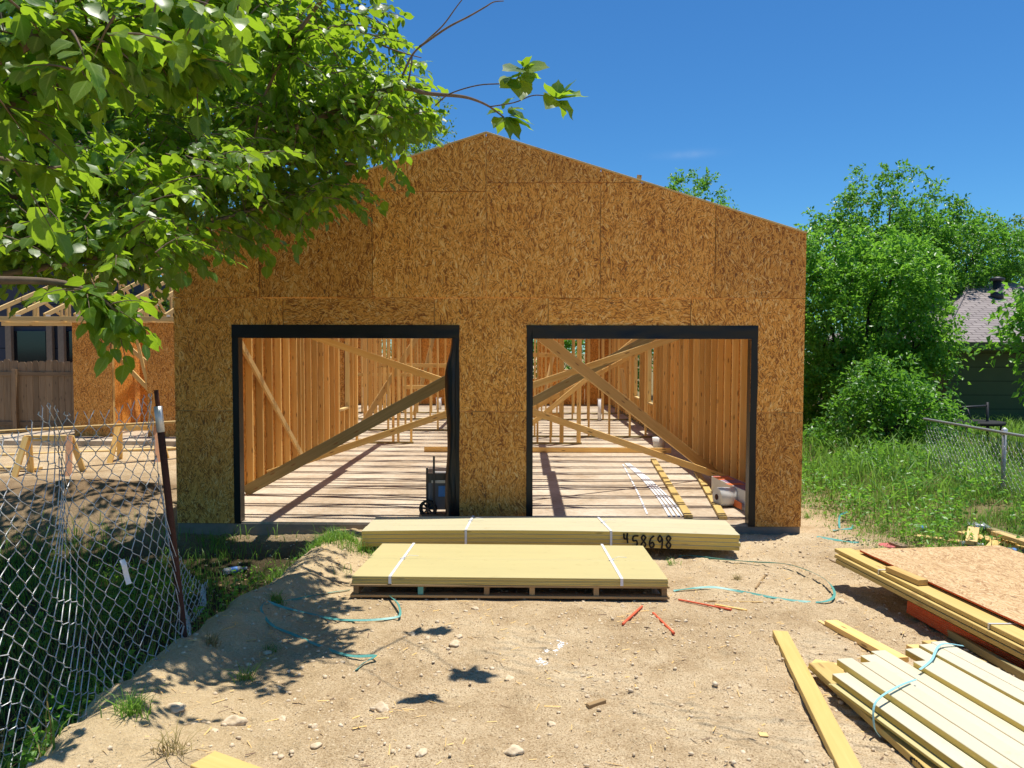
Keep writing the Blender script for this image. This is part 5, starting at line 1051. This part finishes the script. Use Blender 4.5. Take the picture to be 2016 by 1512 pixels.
for (px, py, s, lab) in ((463, 1424, .055, 'flat pale rock in the star shaped leaf shadow'), (344, 1396, .045, 'pale rock on the sand near the dry tuft'), (422, 1442, .03, 'round rock below the flat pale one'), (382, 1428, .03, 'elongated rock left of a round one on the sand'), (555, 1418, .032, 'rock at the edge of the sand and the hard dirt'), (618, 1432, .025, 'pale rock on bare dirt between leaf shadows'), (621, 1470, .024, 'dark topped rock at the near edge of the dirt'), (811, 1250, .028, 'rock pair nearest the bright strap tip'),
    (897, 1270, .042, 'largest pale rock ahead of the pallet'), (903, 1254, .03, 'round rock behind the largest pale rock'), (842, 1257, .022, 'small pale rock between two bigger ones'), (936, 1199, .03, 'pale rock close under the pallet edge'), (830, 1484, .03, 'rock near the middle of the near edge'), (1003, 1338, .034, 'rock in front of the chalk spill'), (1012, 1482, .045, 'crusty rock at the near edge below the chalk spill'), (1086, 1428, .028, 'rock on open dirt below the wood offcut'),
    (1156, 1372, .018, 'small rock just above the wood offcut'), (750, 1396, .05, 'flat rock in the middle leaf shadow'), (893, 1424, .03, 'half buried pale rock on open dirt'), (526, 1286, .03, 'pale rock beside the small green weed'), (1654, 1186, .04, 'brown rock at the end of the big teal loop'), (1250, 1270, .022, 'dark clod below the straight red stake'), (540, 1300, .022, 'white pebble sized rock in the dappled shade')):
    rock(px, py, s, lab)
bm = bmesh.new(); bmesh.ops.create_icosphere(bm, subdivisions=1, radius=1); iv = np.array([tuple(v.co) for v in bm.verts]); iF = np.array([[v.index for v in f.verts] for f in bm.faces]); bm.free()
def d_dirt(x, y): return (1 - d_left(x, y)) * sstep(-3.2, -1.7, x + .15 * (y + 4)) * (.25 + .75 * sstep(-.3, .3, noise.noise(V((x * 1.4, y * 1.4, 9))))) * sstep(4.6, 3.8, x)
xy = sample(15000, d_dirt, (-3.0, 4.6, -6.2, -.1)); n = len(xy); z = np.array([gz(x, y, True) for x, y in xy]); s = .0022 + .013 * NR.random(n) ** 5.0
vv = iv[None] * (1 + NR.normal(scale=.22, size=(n, len(iv), 1))) * s[:, None, None] * NR.uniform(.6, 1.3, (n, 1, 3)); vv[:, :, 2] *= .7; vv += np.column_stack([xy, z + s * .2])[:, None, :]
tag(raw_mesh('pebbles', vv.reshape(-1, 3), (iF[None] + (np.arange(n) * len(iv))[:, None, None]).reshape(-1, 3), 'stone'), 'loose pebbles and grit strewn over the dirt', 'pebbles', kind='stuff')
xy = sample(2400, lambda x, y: (1 - d_left(x, y)) * sstep(5.4, 4.2, x), (-2.6, 5.4, -6.2, .6)); m = MB()
for x, y in xy:
    a = RN.uniform(0, 3.14); L = .008 + .036 * RN.random() ** 2; z = gz(x, y, True) + .003; d = V((math.cos(a), math.sin(a), RN.gauss(0, .1))) * L; b = len(m.v); w = V((-math.sin(a), math.cos(a), 0)) * RN.uniform(.0012, .0032); c = V((x, y, z))
    m.v += [c - d - w, c + d - w, c + d + w + V((0, 0, .002)), c - d + w + V((0, 0, .002))]; m.face([b, b + 1, b + 2, b + 3], [(0, 0), (L, 0), (L, .01), (0, .01)], RN.choice([0, 0, 1, 2]))
tag(m.build('debris', ['pine_pale', 'bare_twig', 'pine']), 'fine wood splinters, straw and chips scattered over the dirt', 'debris', kind='stuff')

# ------------------------------------------------------------------ sun, sky, camera
sd3 = V((.155, .128, 1)).normalized(); L = bpy.data.lights.new('sun', 'SUN'); L.energy = 5.0; L.angle = math.radians(.53); L.color = (1, .955, .87)
so = bpy.data.objects.new('sun', L); COL.objects.link(so); so.rotation_euler = sd3.to_track_quat('Z', 'Y').to_euler(); so.location = (0, 0, 30)
w = bpy.data.worlds.new('World'); SC.world = w; w.use_nodes = True; nt = w.node_tree; bg = nt.nodes['Background']; sk = nt.nodes.new('ShaderNodeTexSky'); sk.sky_type = 'NISHITA'; sk.sun_disc = False
sk.sun_elevation = math.asin(sd3.z); sk.sun_rotation = math.atan2(sd3.x, sd3.y); sk.air_density = 1.0; sk.dust_density = .05; sk.ozone_density = 2.0; sk.altitude = 200
hs_ = nt.nodes.new('ShaderNodeHueSaturation'); hs_.inputs['Saturation'].default_value = 1.12; nt.links.new(sk.outputs[0], hs_.inputs['Color']); mxs = nt.nodes.new('ShaderNodeMix'); mxs.data_type = 'RGBA'; mxs.blend_type = 'MULTIPLY'; mxs.inputs[0].default_value = 1; mxs.inputs[7].default_value = (.42, .82, 1.10, 1); nt.links.new(hs_.outputs[0], mxs.inputs[6]); tcw = nt.nodes.new('ShaderNodeTexCoord'); cdir = ray(1352, 304).normalized(); crt = V((cdir.y, -cdir.x, 0)).normalized(); cup = crt.cross(cdir)
def wm(op, a, b):
    nd = nt.nodes.new('ShaderNodeMath'); nd.operation = op
    for i_, v_ in enumerate((a, b)):
        if hasattr(v_, 'node'): nt.links.new(v_, nd.inputs[i_])
        else: nd.inputs[i_].default_value = v_
    return nd.outputs[0]
def wdot(vec, s_):
    nd = nt.nodes.new('ShaderNodeVectorMath'); nd.operation = 'DOT_PRODUCT'; nt.links.new(tcw.outputs['Generated'], nd.inputs[0]); nd.inputs[1].default_value = tuple(vec); q_ = wm('MULTIPLY', nd.outputs['Value'], 1 / s_); return wm('MULTIPLY', q_, q_)
gs = wm('POWER', 2.718, wm('MULTIPLY', wm('ADD', wdot(crt, .030), wdot(cup, .0045)), -1.0)); nzw = nt.nodes.new('ShaderNodeTexNoise'); nzw.inputs['Scale'].default_value = 60; nt.links.new(tcw.outputs['Generated'], nzw.inputs['Vector'])
front = nt.nodes.new('ShaderNodeVectorMath'); front.operation = 'DOT_PRODUCT'; nt.links.new(tcw.outputs['Generated'], front.inputs[0]); front.inputs[1].default_value = tuple(cdir)
cm = wm('MULTIPLY', wm('MULTIPLY', gs, wm('GREATER_THAN', front.outputs['Value'], .5)), wm('MULTIPLY', nzw.outputs[0], .16)); mxc = nt.nodes.new('ShaderNodeMix'); mxc.data_type = 'RGBA'; nt.links.new(cm, mxc.inputs[0]); nt.links.new(mxs.outputs[2], mxc.inputs[6]); mxc.inputs[7].default_value = (7.0, 7.6, 8.4, 1); nt.links.new(mxc.outputs[2], bg.inputs[0]); bg.inputs[1].default_value = .098
cd = bpy.data.cameras.new('camera'); co = bpy.data.objects.new('camera', cd); COL.objects.link(co); SC.camera = co; cd.sensor_width = 36; cd.lens = F / 2016 * 36; cd.clip_start = .05; cd.clip_end = 2000
f0 = ray(1008, 756); rx = (ray(1009, 756) - f0).normalized(); f0.normalize(); uy = rx.cross(f0).normalized(); rx = f0.cross(uy).normalized()
co.matrix_world = Matrix(((rx.x, uy.x, -f0.x, CAM.x), (rx.y, uy.y, -f0.y, CAM.y), (rx.z, uy.z, -f0.z, CAM.z), (0, 0, 0, 1)))
vs = SC.view_settings; SC.display_settings.display_device = 'sRGB'; vs.view_transform = 'Standard'; vs.look = 'None'; vs.exposure = 0.25; vs.gamma = 1.0; vs.use_curve_mapping = False
SC.cycles.max_bounces = 8; SC.cycles.diffuse_bounces = 4; SC.cycles.transmission_bounces = 6; SC.cycles.transparent_max_bounces = 8; SC.cycles.use_denoising = True
for o in SC.objects:
    if 'wl' in o: del o['wl']
